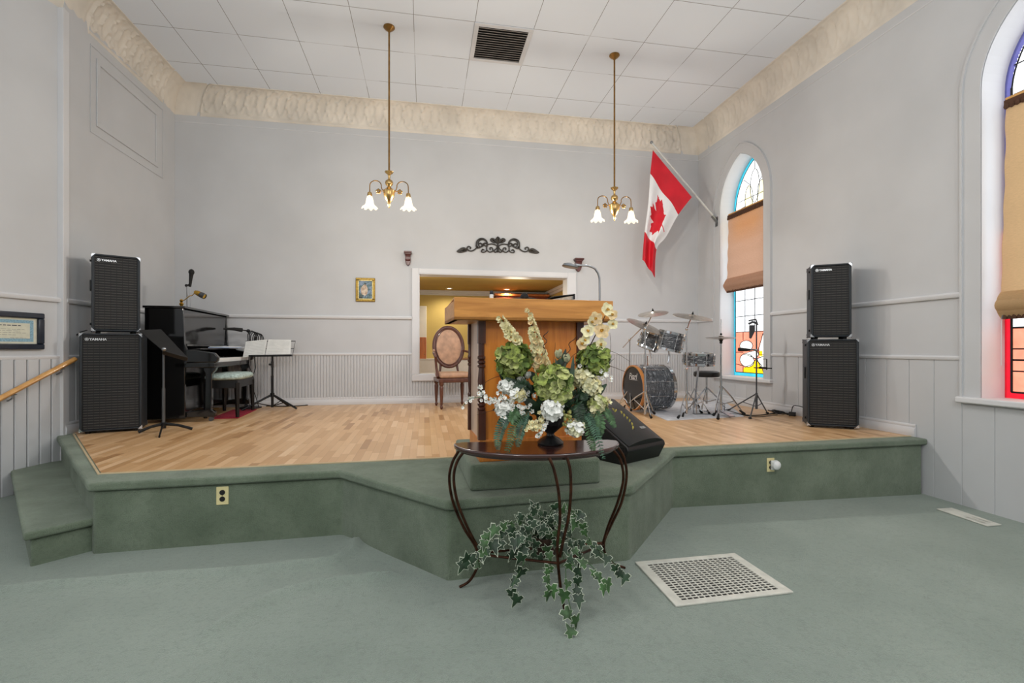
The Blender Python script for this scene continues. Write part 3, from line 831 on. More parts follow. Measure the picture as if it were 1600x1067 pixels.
# ============================================================ OBJECTS
# ---- guitar-amp style loudspeakers
def speaker(label,FL,FR,D,H,z,group='stacked black loudspeakers',side=-1):
    FL=V(FL[:2]);FR=V(FR[:2]); W=(FR-FL).length; c=(FL+FR)/2; a=math.atan2(FR.y-FL.y,FR.x-FL.x)
    r=thing('loudspeaker',label,'loudspeaker',(c.x,c.y,z),a,group)
    z0=.022; w=W/2
    m=MB(); t=.022
    m.box(-w,w,.012,D,z0,H); 
    for q in ((-w,-w+t,z0,H),(w-t,w,z0,H),(-w,w,z0,z0+t*.8),(-w,w,H-t*.8,H)): m.box(q[0],q[1],-.012,.013,q[2],q[3])
    m.build('cabinet','slate_vinyl',r,bevel=.006)
    m=MB(); m.box(-w+t+.004,w-t-.004,-.004,.008,z0+t,H-t); m.build('grille','grille_cloth',r)
    m=MB()
    fr=[(-w+t+.002,z0+t*.9),(w-t-.002,z0+t*.9),(w-t-.002,H-t*.9),(-w+t+.002,H-t*.9)]
    m.tube([V((x,-.006,zz)) for x,zz in fr],.0035,6,closed=True); m.build('piping','black_plastic',r)
    for sx in (-1,1):
        for zz,sz in ((z0,1),(H,-1)):
            for yy,sy in ((-.014,1),(D+.002,-1)):
                m=MB(); x=sx*(w+.003); cs=.036
                m.prism([V((x,yy,zz-sz*.003)),V((x,yy+sy*cs,zz-sz*.003)),V((x,yy,zz+sz*cs))],(-sx*.005,0,0))
                m.prism([V((x,yy,zz-sz*.003)),V((x-sx*cs,yy,zz-sz*.003)),V((x,yy,zz+sz*cs))],(0,sy*.004,0))
                m.prism([V((x,yy,zz-sz*.003)),V((x-sx*cs,yy,zz-sz*.003)),V((x,yy+sy*cs,zz-sz*.003))],(0,0,sz*.004))
                m.ball((x-sx*.004,yy+sy*.004,zz),.007,8)
                m.build('corner_protector','chrome',r,clean=True)
            m=MB(); 
            if zz==z0:
                m.cyl((sx*(w-.05),.04,0),(sx*(w-.05),.04,z0+.002),.018,.02,12); m.build('foot','black_rubber',r)
                m=MB(); m.cyl((sx*(w-.05),D-.04,0),(sx*(w-.05),D-.04,z0+.002),.018,.02,12); m.build('foot','black_rubber',r)
            else: m.bm.free()
    # side handle
    m=MB(); m.box(side*(w+.006)-.006,side*(w+.006)+.006,D*.3,D*.7,H*.55,H*.68); m.build('handle','black_plastic',r,bevel=.004)
    for bz_ in (H-.06,.09):
        m=MB(); m.cyl((side*(w+.0),D*.25,bz_),(side*(w+.012),D*.25,bz_),.011,None,10); m.build('side_bolt','black_metal',r)
    lx=-w+t+.055; lz=H-t-.035
    m=MB(); m.tube([V((lx-.022+.013*math.cos(q),-.008,lz+.013*math.sin(q))) for q in [2*PI*i/20 for i in range(20)]],.002,6,closed=True)
    for k in range(3):
        q=PI/2+k*2*PI/3; m.tube([V((lx-.022,-.008,lz)),V((lx-.022+.012*math.cos(q),-.008,lz+.012*math.sin(q)))],.0018,6); m.tube([V((lx-.022-.007*math.cos(q),-.008,lz-.007*math.sin(q))),V((lx-.022,-.008,lz))],.0018,6)
    m.build('emblem','silver_logo',r)
    text_obj('YAMAHA',.030*(W/.44)**.5,T(lx-.003,-.009,lz-.001)@RX(90),'silver_logo','logo_lettering',r,.0015,0,.0006,'LEFT')
    return r
zb=ZW
speaker('large black loudspeaker at the left end of the stage, lower of its stack',on_z(124,679,ZW),on_z(222,672.5,ZW),.30,.955,zb)
speaker('smaller black loudspeaker on top of the left stack beside the piano',(-3.135,5.262),(-2.815,5.452),.30,.765,zb+.957)
FLr=on_z(1264,668.5,ZW);FRr=on_z(1346,672.5,ZW); FLr=V((3.885,4.355,0)); FRr=V((4.255,4.108,0))
speaker('large black loudspeaker by the right wall, lower of its stack',FLr,FRr,.30,.905,zb,side=-1)
speaker('smaller black loudspeaker on top of the right stack near the arched windows',FLr+V((.055,.012,0)),FRr+V((-.025,.06,0))*1,.28,.765,zb+.907)

# ---- upright piano
r=thing('upright_piano','black lacquered upright piano against the left wall behind the speakers','piano',(-2.58,5.84,ZW),math.radians(3),None)
# local: x to the front (keyboard side +x), y along length, z up. origin = near front bottom of case
PW=1.40; PD=.385; PH=1.27
for y,nm in ((0,'end_panel'),(PW-.035,'end_panel')):
    m=MB(); m.prism([V((-PD,y,.04)),V((-.0,y,.04)),V((-.0,y,.60)),V((.02,y,.64)),V((.02,y,.80)),V((-.0,y,.86)),V((-.02,y,PH-.02)),V((-PD,y,PH-.02))],(0,.035,0))
    m.build(nm,'black_lacquer',r,bevel=.004)
m=MB(); m.box(-PD,-PD+.03,.03,PW-.03,.04,PH-.02); m.build('back_panel','black_lacquer',r)
m=MB(); m.box(-PD-.015,.005,-.015,PW+.015,PH-.02,PH+.005); m.build('lid','black_lacquer',r,bevel=.006)
m=MB(); m.box(-.045,-.022,.035,PW-.035,.86,PH-.03); m.build('upper_panel','black_lacquer',r,bevel=.003)
m=MB(); m.box(-.06,-.035,.035,PW-.035,.10,.60); m.build('lower_panel','black_lacquer',r,bevel=.003)
m=MB(); m.box(-.10,.29,.0,PW,.60,.655); m.build('keybed','black_lacquer',r,bevel=.006)
for y in (0,PW-.06):
    m=MB(); m.prism([V((-.02,y,.655)),V((.31,y,.655)),V((.325,y,.68)),V((.325,y,.72)),V((.29,y,.76)),V((.08,y,.80)),V((-.02,y,.80))],(0,.06,0)); m.build('key_arm','black_lacquer',r,bevel=.01,seg=3)
m=MB(); m.box(.06,.27,.07,PW-.07,.655,.70); m.build('white_keys','white_plastic',r,bevel=.002)
m=MB()
for i in range(36):
    y=.09+(PW-.18)*i/36
    if i%7 not in (2,6): m.box(.06,.19,y+.012,y+.024,.70,.712)
m.build('black_keys','black_lacquer',r)
m=MB(); m.prism([V((.02,.05,.78)),V((.13,.05,.80)),V((.135,.05,.815)),V((.02,.05,.80))],(0,PW-.1,0)); m.build('fallboard','black_lacquer',r,bevel=.003)
m=MB(); m.box(-.03,.0,.06,PW-.06,.835,.86); m.build('music_ledge','black_lacquer',r,bevel=.004)
for y in (.03,PW-.09):
    m=MB(); m.prism([V((.17,y,.60)),V((.30,y,.60)),V((.29,y,.57)),V((.255,y,.53)),V((.25,y,.13)),V((.29,y,.10)),V((.29,y,.05)),V((-.02,y,.05)),V((-.02,y,.11)),V((.185,y,.13)),V((.19,y,.53)),V((.17,y,.57))],(0,.06,0)); m.build('leg','black_lacquer',r,bevel=.006)
    m=MB(); m.cyl((.24,y+.012,.024),(.24,y+.048,.024),.024,None,14); m.box(.225,.255,y+.01,y+.05,.03,.052); m.build('caster','grey_metal',r)
for k in range(3):
    m=MB(); m.box(-.03,.07,.60+.1*k,.625+.1*k,.05,.062); m.build('pedal','brass',r,bevel=.003)
# books on the keys
def rzbox(name,label,cat,loc,rz,dims,mat,group=None,parts=None):
    r=thing(name,label,cat,loc,rz,group); return r
PR=Matrix.Translation(V((-2.58,5.84,ZW)))@RZ(3)
def pl(x,y,z): return PR@V((x,y,z))
b1=thing('music_book','pale blue music book lying on the piano keyboard',"book",pl(.16,.78,.817),math.radians(3),'music books on the piano')
m=MB(); m.box(-.11,.12,-.26,.26,0,.012); m.build('cover','blue_paper',b1,bevel=.002)
m=MB(); m.box(-.10,.11,-.25,.25,.012,.020); m.build('pages','paper',b1,bevel=.002)
b1=thing('music_book','white music book lying open at the far end of the piano keyboard','book',pl(.18,1.12,.818),math.radians(10),'music books on the piano')
m=MB(); m.box(-.12,.11,-.15,.15,0,.014); m.build('pages','paper',b1,bevel=.003)
m=MB(); m.box(-.125,.115,-.155,.155,.0141,.018,RY(3)); m.build('top_page','blue_paper',b1)
# brass lamp and mic on the piano lid
lp=at_s(283.5,477,5.62); lpz=ZW+PH+.005
r=thing('piano_lamp','small brass lamp with curved arm standing on the piano','lamp',(lp.x,lp.y,lpz))
m=MB(); m.lathe([(.045,0),(.045,.008),(.03,.018),(.012,.03),(.022,.05),(.024,.06),(.01,.072),(.016,.085),(.020,.095),(.008,.11)],n=20); m.build('base','bright_brass',r)
hd=at_s(311,459,5.62)-V((lp.x,lp.y,lpz)); 
m=MB(); m.tube([(0,0,.09),(.03,.0,.10),(.06,0,.125),(.085,0,.15),(hd.x*.62,hd.y*.62,.155),(hd.x*.8,hd.y*.8,hd.z+.02)],.005,8); m.build('arm','bright_brass',r)
X=T(hd.x,hd.y,hd.z)@axis_to((.86,-.2,-.42))
m=MB(); m.lathe([(.0,-.06),(.018,-.055),(.028,-.03),(.03,.0),(.03,.07),(.026,.07)],X,18); m.build('lamp_shade','bright_brass',r)
m=MB(); m.lathe([(.031,.02),(.033,.02),(.033,.075),(.029,.078)],X,18,caps=False); m.build('shade_sleeve','grey_metal',r)
r=thing('microphone','black handheld microphone clipped upright on a short stand behind the piano lamp','microphone',(lp.x+.02,lp.y+.12,lpz))
m=MB(); m.lathe([(.05,0),(.05,.006),(.012,.012)],n=18); m.build('base','black_metal',r)
m=MB(); m.cyl((-.012,0,.01),(-.012,0,.28),.007,None,10); m.cyl((.02,0,.01),(.02,0,.25),.004,None,8); m.build('stem','satin_steel',r)
m=MB(); m.ball((-.02,0,.285),.018,10); m.tube([(-.02,0,.28),(.02,0,.30)],.011,8); m.build('clip','black_plastic',r)
m=MB(); m.tube([(.018,0,.27),(.026,0,.36),(.032,0,.42)],[.013,.018,.024],12); m.ball((.034,0,.445),.031,14,(1,1,1.2)); m.build('body','black_rubber',r)

# ---- piano bench + red mat
q=(-2.33,6.42)
r=thing('red_mat','dark red carpet mat under the piano bench','mat',(-2.42,6.42,ZW),math.radians(4))
m=MB(); m.box(-.02,.27,-.36,.46,0,.012); m.build('pile','red_carpet',r,bevel=.004)
r=thing('piano_bench','black wooden piano bench with a pale mint floral cushioned seat','bench',(q[0],q[1],ZW+.012),math.radians(5))
for sx in (-1,1):
    for sy in (-1,1):
        m=MB(); x=sx*.155;y=sy*.34
        m.tube([(x+sx*.01,y+sy*.008,0),(x,y,.40)],[.020,.030],4); m.build('leg','black_metal',r)
m=MB()
m.box(-.165,.165,-.36,-.335,.34,.43); m.box(-.165,.165,.335,.36,.34,.43); m.box(-.17,-.15,-.35,.35,.34,.43); m.box(.15,.17,-.35,.35,.34,.43)
m.build('apron','black_metal',r,bevel=.003)
m=MB()
def cu(u,v):
    t=PI*(v); s=2*u-1
    a=2*PI*u; 
    # superellipse pillow
    ca,sa=math.cos(a),math.sin(a); e=.35
    x=.195*math.copysign(abs(ca)**e,ca); y=.39*math.copysign(abs(sa)**e,sa)
    ph=-PI/2+PI*v; k=math.cos(ph)**.35 if abs(math.cos(ph))>1e-6 else 0; 
    return V((x*k,y*k,.465+.045*math.sin(ph)))
m.grid(cu,40,14); bmesh.ops.remove_doubles(m.bm,verts=m.bm.verts,dist=.0005); m.build('cushion','mint_fabric',r,ang=80)

# ---- orchestral music stand (black desk) left
r0=V((-2.50,5.20,ZW))
r=thing('music_stand','black solid-desk music stand in front of the piano','music stand',r0)
m=MB()
tp=at_s(255.5,548,(at_s(255.5,668,4.76)-V((0,0,0))).y/ray(255.5,548).y)-r0
bs=at_s(255.5,667,4.72)-r0
px,py=bs.x,bs.y
m.cyl((px,py,.05),(px,py,.42),.014,None,12); m.cyl((px,py,.42),(px,py,.80),.010,None,12); m.build('pole','grey_metal',r)
m=MB(); m.cyl((px,py,.03),(px,py,.09),.022,None,14)
for u,v in ((249,682.7),(216,676),(300.6,670.5)):
    f=on_z(u,v,ZW+.008)-r0
    m.tube([(px,py,.075),(px*.5+f.x*.5,py*.5+f.y*.5,.055),(f.x,f.y,.012)],[.016,.013,.014],8,sq=.6)
m.build('tripod_base','black_metal',r)
pts=[at_s(216.3,515.5,4.70),at_s(251.6,514.2,4.88),at_s(293.8,559,4.80),at_s(255,548,4.62)]
pts=[p-r0 for p in pts]; n=(pts[1]-pts[0]).cross(pts[3]-pts[0]).normalized()*.006
m=MB(); m.prism(pts,n); 
lipv=(pts[2]-pts[3]).normalized(); m.prism([pts[3],pts[2],pts[2]+n*7,pts[3]+n*7],(pts[0]-pts[3]).normalized()*.006)
m.build('desk','black_metal',r,bevel=.002)
m=MB(); c=at_s(256,545.5,4.60)-r0; m.ball(c,.020,12); m.cyl((px,py,.79),c,.010,None,8); m.build('knob','satin_steel',r)

# ---- folding music stand with sheet music
r0=V((-2.0,6.90,ZW))
r=thing('music_stand','black folding music stand holding open sheet music by the back wall','music stand',r0)
bs=on_y(425.6,600,6.90)-r0; px=bs.x
m=MB(); m.cyl((px,0,.03),(px,0,.45),.017,None,12); m.cyl((px,0,.40),(px,0,.80-.06),.013,None,12); m.build('pole','black_metal',r)
m=MB(); m.cyl((px,0,.17),(px,0,.22),.026,None,14)
for u,v in ((463.5,638.7),(377,642),(441,632)):
    f=on_z(u,v,ZW+.01)-r0
    if u==441: f=V((px+.12,.30,.01))
    m.tube([(px,0,.20),(f.x,f.y,.014)],.014,8); m.tube([(px,0,.045),(px*.45+f.x*.55,f.y*.55,.10)],.006,6)
m.build('tripod_legs','black_metal',r)
m=MB(); m.ball((px-.03,0,.60),.016,10); m.cyl((px,0,.56),(px,0,.64),.017,None,12); m.build('clamp','black_plastic',r)
A=on_y(390,557,6.86)-r0; B=on_y(457,556,6.86)-r0; C=on_y(461.5,533,6.95)-r0; Dd=on_y(384,533,6.95)-r0
m=MB()
m.tube([A,B,C,Dd],.006,6,closed=True); m.tube([(A+B)/2,(C+Dd)/2],.007,6); m.tube([A*.35+B*.65,C*.65+Dd*.35],.004,6); m.tube([B*.5+C*.5,Dd*.5+A*.5],.004,6)
m.prism([A,B,B+V((0,-.035,0)),A+V((0,-.035,0))],(0,0,.008)); m.prism([A+V((0,-.035,0)),B+V((0,-.035,0)),B+V((0,-.035,.02)),A+V((0,-.035,.02))],(0,-.003,0))
m.build('desk','black_metal',r)
sh=thing('sheet_music','open white sheet music booklet resting on the folding music stand','sheet music',r0+(A+B)/2+V((0,-.02,.01)))
o0=sh.location
pl_=[[(384.5,533.5),(417.5,530.5),(413.5,554.5),(379.5,558.5)],[(419.5,530.5),(455,531),(454,553.5),(415,554.5)]]
for k,pg in enumerate(pl_):
    P4=[on_y(pg[0][0],pg[0][1],6.93),on_y(pg[1][0],pg[1][1],6.93),on_y(pg[2][0],pg[2][1],6.84),on_y(pg[3][0],pg[3][1],6.84)]
    P4=[V(p)-V(o0) for p in P4]
    m=MB(); nn=(P4[1]-P4[0]).cross(P4[3]-P4[0]).normalized()
    if nn.y>0: nn=-nn
    m.prism(P4,nn*.004); pgob=m.build('page','paper',sh)
    m=MB()
    for q in range(9):
        t=.1+.8*q/8
        a=P4[0].lerp(P4[3],t)*.93+P4[1].lerp(P4[2],t)*.07; b=P4[0].lerp(P4[3],t)*.07+P4[1].lerp(P4[2],t)*.93
        m.prism([a+nn*.0045,b+nn*.0045,b+nn*.0045+(P4[3]-P4[0])*.012,a+nn*.0045+(P4[3]-P4[0])*.012],nn*.0004)
    m.build('staves','pale_ink',pgob)

# ---- boom microphone stand with coiled cable behind the piano
r0=V((-2.45,7.12,ZW)); r0.x=on_y(390,600,7.12).x
r=thing('microphone_stand','boom microphone stand with coiled cable at the far end of the piano','microphone stand',r0)
m=MB(); m.lathe([(.15,0),(.15,.012),(.03,.022),(.012,.03)],n=28); m.build('base','black_metal',r)
top=on_y(388,517,7.12)-r0
m=MB(); m.cyl((0,0,.02),(0,0,top.z),.009,None,10); m.build('pole','satin_steel',r)
e=on_y(366,514,7.0)-r0
m=MB(); m.cyl(top,e,.009,None,8); m.ball(top,.026,10); m.build('boom_arm','black_metal',r)
m=MB(); e2=on_y(349,513.5,6.95)-r0; m.tube([top*.55+e*.45,e,e2],[.028,.022,.012],12); m.build('microphone','black_rubber',r)
m=MB()
for k in range(6):
    cx=.03+.012*k; pts=[]
    for i in range(25):
        a=2*PI*i/24; pts.append((cx+.05*math.sin(a)+.01*k,-.02-.01*(k%3),top.z-.09+.09*math.cos(a)-.008*k))
    m.tube(pts,.006,6)
m.tube([(.05,-.03,top.z-.12),(.09,-.04,.55),(.03,-.05,.35),(.10,-.06,.15),(.14,-.08,.02)],.005,6)
m.tube([(.02,-.03,top.z-.12),(.0,-.04,.6),(.07,-.05,.4),(.05,-.06,.2)],.005,6)
m.build('cable','black_rubber',r)

# ---- armchair with oval back
r=thing('armchair','carved dark wooden armchair with tan oval back and tan seat, beside the lectern','chair',(.40,6.78,ZW),math.radians(12))
# local: front is -y
def legp(): return [(.012,0),(.016,.01),(.022,.03),(.014,.05),(.017,.07),(.026,.25),(.028,.29),(.020,.31),(.032,.33),(.030,.36)]
for x,y in ((-.23,-.24),(.23,-.24),(-.19,.22),(.19,.22)):
    m=MB(); m.lathe(legp(),T(x,y,0),16); m.build('leg','chair_wood',r)
m=MB(); m.prism([V(p) for p in ((-.27,-.27,.355),(.27,-.27,.355),(.225,.25,.355),(-.225,.25,.355))],(0,0,.055)); m.build('seat_frame','chair_wood',r,bevel=.012,seg=3)
m=MB(); m.prism([V(p) for p in ((-.255,-.26,.41),(.255,-.26,.41),(.21,.22,.41),(-.21,.22,.41))],(0,0,.075)); m.build('seat','tan_leather',r,bevel=.03,seg=4)
Xb=T(0,.26,.835)@RX(-7)
def ov(a,rx,rz): return Xb@V((rx*math.cos(a),0,rz*math.sin(a)))
m=MB(); m.tube([ov(2*PI*i/48,.215,.285) for i in range(48)],.026,10,closed=True); m.tube([Xb@V((.19*math.cos(2*PI*i/48),-.016,.26*math.sin(2*PI*i/48))) for i in range(48)],.009,8,closed=True)
m.build('back_frame','chair_wood',r)
m=MB()
def pad(u,v): 
    rr=u; a=2*PI*v
    return Xb@V((.195*rr*math.cos(a),-.012-.028*(1-rr*rr),.265*rr*math.sin(a)))
m.grid(pad,10,40); m.build('backrest','tan_leather',r,ang=80)
m=MB(); m.grid(lambda u,v:Xb@V((.195*u*math.cos(2*PI*v),.02,.265*u*math.sin(2*PI*v))),6,40); m.build('back_cover','tan_leather',r,ang=80)
for s in (-1,1):
    m=MB(); m.tube([(s*.16,.23,.40),(s*.13,.24,.50),(s*.12,.25,.58)],[.022,.016,.020],8); m.build('back_post','chair_wood',r)
    m=MB()
    m.tube([ (s*.215,.23,.78),(s*.25,.12,.765),(s*.275,.02,.755),(s*.28,-.05,.74),(s*.27,-.07,.70),(s*.255,-.03,.62),(s*.25,-.04,.54),(s*.255,-.12,.47),(s*.255,-.17,.42)],[.014,.017,.020,.022,.020,.017,.018,.022,.026],10)
    m.build('arm','chair_wood',r)
    m=MB(); m.tube([(s*.252,.10,.785),(s*.268,.04,.785),(s*.274,-.0,.778)],[.012,.018,.012],10); m.build('arm_pad','tan_leather',r)

# ---- lectern
LR=math.radians(3.4)
r=thing('lectern','wide oak lectern with dark turned corner posts on a carpeted block','lectern',(.63,2.80,ZS+.153),LR)
bw=.315; bd=.38; ht=.818
m=MB(); m.box(-bw,bw,-.0,bd,0,.13); m.build('plinth','oak_panel',r,bevel=.004)
m=MB(); m.box(-bw+.03,bw-.03,.012,.035,.13,ht); m.build('front_panel','oak_panel',r)
for s in (-1,1):
    m=MB(); x=s*(bw-.025); m.box(min(x,x+s*.02),max(x,x+s*.02),.02,bd,.13,ht); m.build('side_panel','oak_lit' if s<0 else 'oak_panel',r)
def post(x,y):
    m=MB(); hw=.024
    m.box(x-hw,x+hw,y-hw,y+hw,ht-.15,ht); m.box(x-hw,x+hw,y-hw,y+hw,.13,.25)
    m.build('corner_post','dark_turned',r,bevel=.002)
def turned(x,y,k=1.0):
    m=MB(); hw=.024*k
    m.box(x-hw,x+hw,y-hw,y+hw,ht-.13,ht); m.box(x-hw,x+hw,y-hw,y+hw,.13,.30)
    pr=[(.020,.30),(.026,.305),(.026,.315),(.018,.32),(.026,.33),(.026,.34),(.018,.345),(.026,.355),(.026,.365),(.016,.375),(.022,.42),(.025,.47),(.020,.52),(.017,.545),(.026,.552),(.026,.562),(.018,.568),(.026,.576),(.026,.586),(.018,.592),(.026,.60),(.026,.612),(.020,.618),(.020,ht-.13)]
    m.lathe([(q*k,z) for q,z in pr],T(x,y,0),18); m.build('corner_post','dark_turned',r)
for x,y,k in ((-bw+.012,.012,.9),(bw-.012,.012,.9),(-bw-.0,bd-.012,.6),(bw-.012,bd-.012,.6)): turned(x,y,k)
m=MB(); m.box(-.475,.475,-.10,.42,ht,ht+.02); m.box(-.475,.475,-.10,-.07,ht,ht+.122); m.box(-.475,-.445,-.07,.42,ht,ht+.105); m.box(.445,.475,-.07,.42,ht,ht+.105)
m.build('desk_frame','oak',r,bevel=.003)
m=MB(); m.prism([V((-.475,-.10,ht+.115)),V((.475,-.10,ht+.115)),V((.475,.42,ht+.085)),V((-.475,.42,ht+.085))],(0,0,.010)); m.build('desk_top','oak',r,bevel=.003)
LM=Matrix.Translation(V((.63,2.80,ZS+.153)))@Matrix.Rotation(LR,4,'Z')
def ll(x,y,z=0): return LM@V((x,y,ht+.125-.058*(y+.10)+z))
def lxu(u,y):     # local x on desk for pixel column u at local depth y
    best=None
    lo,hi=-.6,.6
    for _ in range(40):
        mid=(lo+hi)/2; p=ll(mid,y); f=p.x*ST+p.y*CT; uu=800+FP*(p.x*CT-p.y*ST)/f
        if uu<u: lo=mid
        else: hi=mid
    return lo
# gooseneck lamp
bx=lxu(937,.0); b=ll(bx,.0)
r=thing('gooseneck_lamp','brushed steel gooseneck reading lamp on the right of the lectern','lamp',b,LR)
m=MB(); m.lathe([(.05,0),(.05,.006),(.02,.012)],n=24); m.build('base','satin_steel',r)
sc=2.85/FP
def dp(u,v): return ((u-937)*sc,0,(469-v)*sc)
m=MB(); m.tube([dp(937,469),dp(937,445),dp(936.5,428),dp(934,420),dp(929,413),dp(922,410),dp(914,408.5),dp(905,408.5),dp(898,409.5)],.0065,10); m.build('gooseneck','satin_steel',r)
cc=V(dp(886,411.5)); 
m=MB(); Xs=T(*cc)@RY(8)
m.lathe([(.001,.028),(.02,.027),(.038,.018),(.045,.0),(.042,-.006)],Xs@Matrix.Diagonal((1.15,.8,.75,1)),24); m.cyl(cc+V((.03,0,.008)),cc+V((.06,0,.010)),.014,.010,12); m.build('lamp_shade','satin_steel',r)
# bottle
b=ll(lxu(768,-.04),-.04)
r=thing('small_bottle','tiny white bottle with dark cap on the left of the lectern top','bottle',b)
m=MB(); m.lathe([(.011,0),(.012,.003),(.012,.026),(.009,.030)],n=18); m.build('body','white_plastic',r)
m=MB(); m.lathe([(.010,.030),(.011,.032),(.010,.048),(.002,.052)],n=18); m.build('cap','blue_cap',r)
# mic on lectern
b=ll(lxu(819.5,.0),.0)
r=thing('microphone','black ball-headed microphone lying low in the middle of the lectern top','microphone',b)
m=MB(); m.ball((0,0,.026),.025,16); m.build('head','black_rubber',r)
m=MB(); m.tube([(-.09,.02,.010),(-.04,.01,.014),(.0,.0,.016),(.06,.02,.012),(.10,.04,.008)],[.008,.010,.014,.012,.010],10); m.build('handle','black_plastic',r)
# binder
b=ll(lxu(871,.02),.02)
r=thing('ring_binder','open black ring binder full of pages, propped on the lectern top','binder',b,LR)
m=MB(); m.prism([V((-.105,-.02,.0)),V((.095,-.02,.020)),V((.095,-.02,.045)),V((-.09,-.02,.008))],(0,.22,0)); m.build('pages','aged_paper',r,bevel=.002)
m=MB(); m.prism([V((-.115,-.03,.0)),V((.10,-.03,.012)),V((.10,-.03,.018)),V((-.115,-.03,.003))],(0,.24,0)); m.prism([V((-.115,-.03,.006)),V((-.03,-.03,.032)),V((.098,-.03,.049)),V((.098,-.03,.053)),V((-.03,-.03,.036)),V((-.115,-.03,.009))],(0,.24,0)); m.prism([V((.094,-.03,.012)),V((.103,-.03,.012)),V((.103,-.03,.054)),V((.094,-.03,.054))],(0,.24,0)); m.build('cover','black_plastic',r)
m=MB(); m.tube([(.088,-.034,.022),(.080,-.036,.030),(.088,-.034,.038)],.0025,6); m.build('ring','satin_steel',r)
b=ll(lxu(903,-.04),-.04)
r=thing('paper_stack','thin grey stack of papers beside the binder on the lectern','papers',b,LR)
m=MB(); m.box(-.05,.055,-.02,.16,0,.007); m.box(-.04,.06,-.03,.13,.007,.010,RZ(4)); m.build('sheets','paper',r)

# ---- floor monitor wedge
P1=V((1.349,3.165)); P2=V((1.742,3.378)); a=math.atan2(P2.y-P1.y,P2.x-P1.x)
c=(P1+P2)/2
r=thing('floor_monitor','black wedge floor monitor speaker with bulging grille beside the lectern','floor monitor',(c.x,c.y,ZW-.003),a)
w=.222
prof=[(0,0),(-.055,.105),(-.045,.13),(.42,.395),(.50,.385),(.46,0)]
m=MB(); m.prism([V((-w,y,z)) for y,z in prof],(2*w,0,0)); m.build('cabinet','monitor_black',r,bevel=.008,seg=3)
m=MB()
def gr(u,v):
    y=-.045+.465*v; z=.13+.265*v; bl=.040*math.sin(PI*u)**.7*(.35+.65*min(1,(1-v)*5))
    n=V((0,-.5,.87)); return V((-w+.02+(2*w-.04)*u,y,z+.004))+n*bl
m.grid(gr,18,12)
# closing lip at the front edge
m.grid(lambda u,v: V((-w+.02+(2*w-.04)*u,-.045,.134))+V((0,-.5,.87))*(.040*math.sin(PI*u)**.7*v)+V((0,0,-.004*(1-v))),18,3)
m.build('grille','black_plastic',r,ang=30)
m=MB(); m.box(.06,.115,-.012,.012,-.001,.004,T(-.01,.045,.226)@RX(29.7)); m.build('badge','label_metal',r,bevel=.001)
m=MB(); m.box(-w-.004,-w+.012,-.03,.03,-.02,.02,T(0,.0,.11)); m.build('handle_cup','black_rubber',r,bevel=.004)
for x in (-w+.03,w-.03):
    m=MB(); m.cyl((x,.03,-.0),(x,.03,.004),.014,None,10); m.build('foot','black_rubber',r)

# ---- demilune table
zt=.75   # height
r0=V((.597,2.54,zf(.597)))
r=thing('demilune_table','dark half-moon side table on curved bronze metal legs holding the flowers','table',r0,math.radians(-5))
ta,tb=.445,.315
m=MB(); 
def dml(k=1.0,yo=0): 
    pts=[(ta*k,0+yo)]+[(ta*k*math.cos(-PI*i/40),tb*k*math.sin(-PI*i/40)) for i in range(1,40)]+[(-ta*k,0+yo)]
    return pts
def dm(m,k,z0,z1): m.prism([V((x,y,z0)) for x,y in dml(k)+[(-ta*k*.9,.03),(ta*k*.9,.03)]],(0,0,z1-z0))
dm(m,1.0,zt-.022,zt); m.build('tabletop','mahogany',r,bevel=.007,seg=3)
m=MB(); dm(m,.95,zt-.034,zt-.022); m.build('rim','mahogany',r,bevel=.003)
def loc(p): return Matrix.Rotation(math.radians(5),4,'Z')@(p-r0)
def lleg(ptsv,name='leg'):
    m=MB()
    for pts in ptsv: 
        P_=[loc(at_s(*p)) for p in pts]
        # smooth: Catmull-Rom
        Q=[]
        for i in range(len(P_)-1):
            p0=P_[max(0,i-1)];p1=P_[i];p2=P_[i+1];p3=P_[min(len(P_)-1,i+2)]
            for k in range(6):
                t=k/6; Q.append(.5*((2*p1)+(p2-p0)*t+(2*p0-5*p1+4*p2-p3)*t*t+(3*p1-p0-3*p2+p3)*t**3))
        Q.append(P_[-1]); m.tube(Q,.0075,8)
    m.build(name,'table_metal',r)
lleg([[(719,701,2.58),(707,722,2.58),(702,748,2.57),(708,785,2.56),(725,825,2.55),(742,852,2.54),(747,870,2.54),(744,890,2.53),(733,908,2.53),(718,917,2.525)],
      [(727,703,2.54),(714,722,2.54),(709,748,2.53),(715,785,2.53),(731,825,2.53),(745,852,2.53)]])
lleg([[(963,696,2.58),(975,715,2.59),(979,745,2.59),(971,785,2.60),(955,820,2.62),(944,846,2.63),(946,866,2.65),(957,880,2.69),(976,887,2.74)],
      [(955,700,2.54),(969,718,2.56),(974,748,2.57),(965,785,2.59),(951,820,2.61),(943,846,2.63)]])
lleg([[(858,715,2.30),(866,735,2.29),(873,770,2.28),(875,810,2.28),(871,850,2.28),(872,880,2.28),(875,910,2.28),(878,935,2.28),(884,957,2.275)],
      [(886,715,2.30),(891,735,2.29),(892,770,2.28),(888,810,2.28),(880,845,2.28),(875,870,2.28)]])
m=MB()
for p,q in (((746,866,2.54),(873,880,2.28)),((944,850,2.64),(873,880,2.28)),((746,864,2.54),(944,848,2.64))):
    P_=loc(at_s(*p));Q_=loc(at_s(*q)); mid=(P_+Q_)/2; m.tube([P_,mid,Q_],.007,8)
m.build('stretcher','table_metal',r)
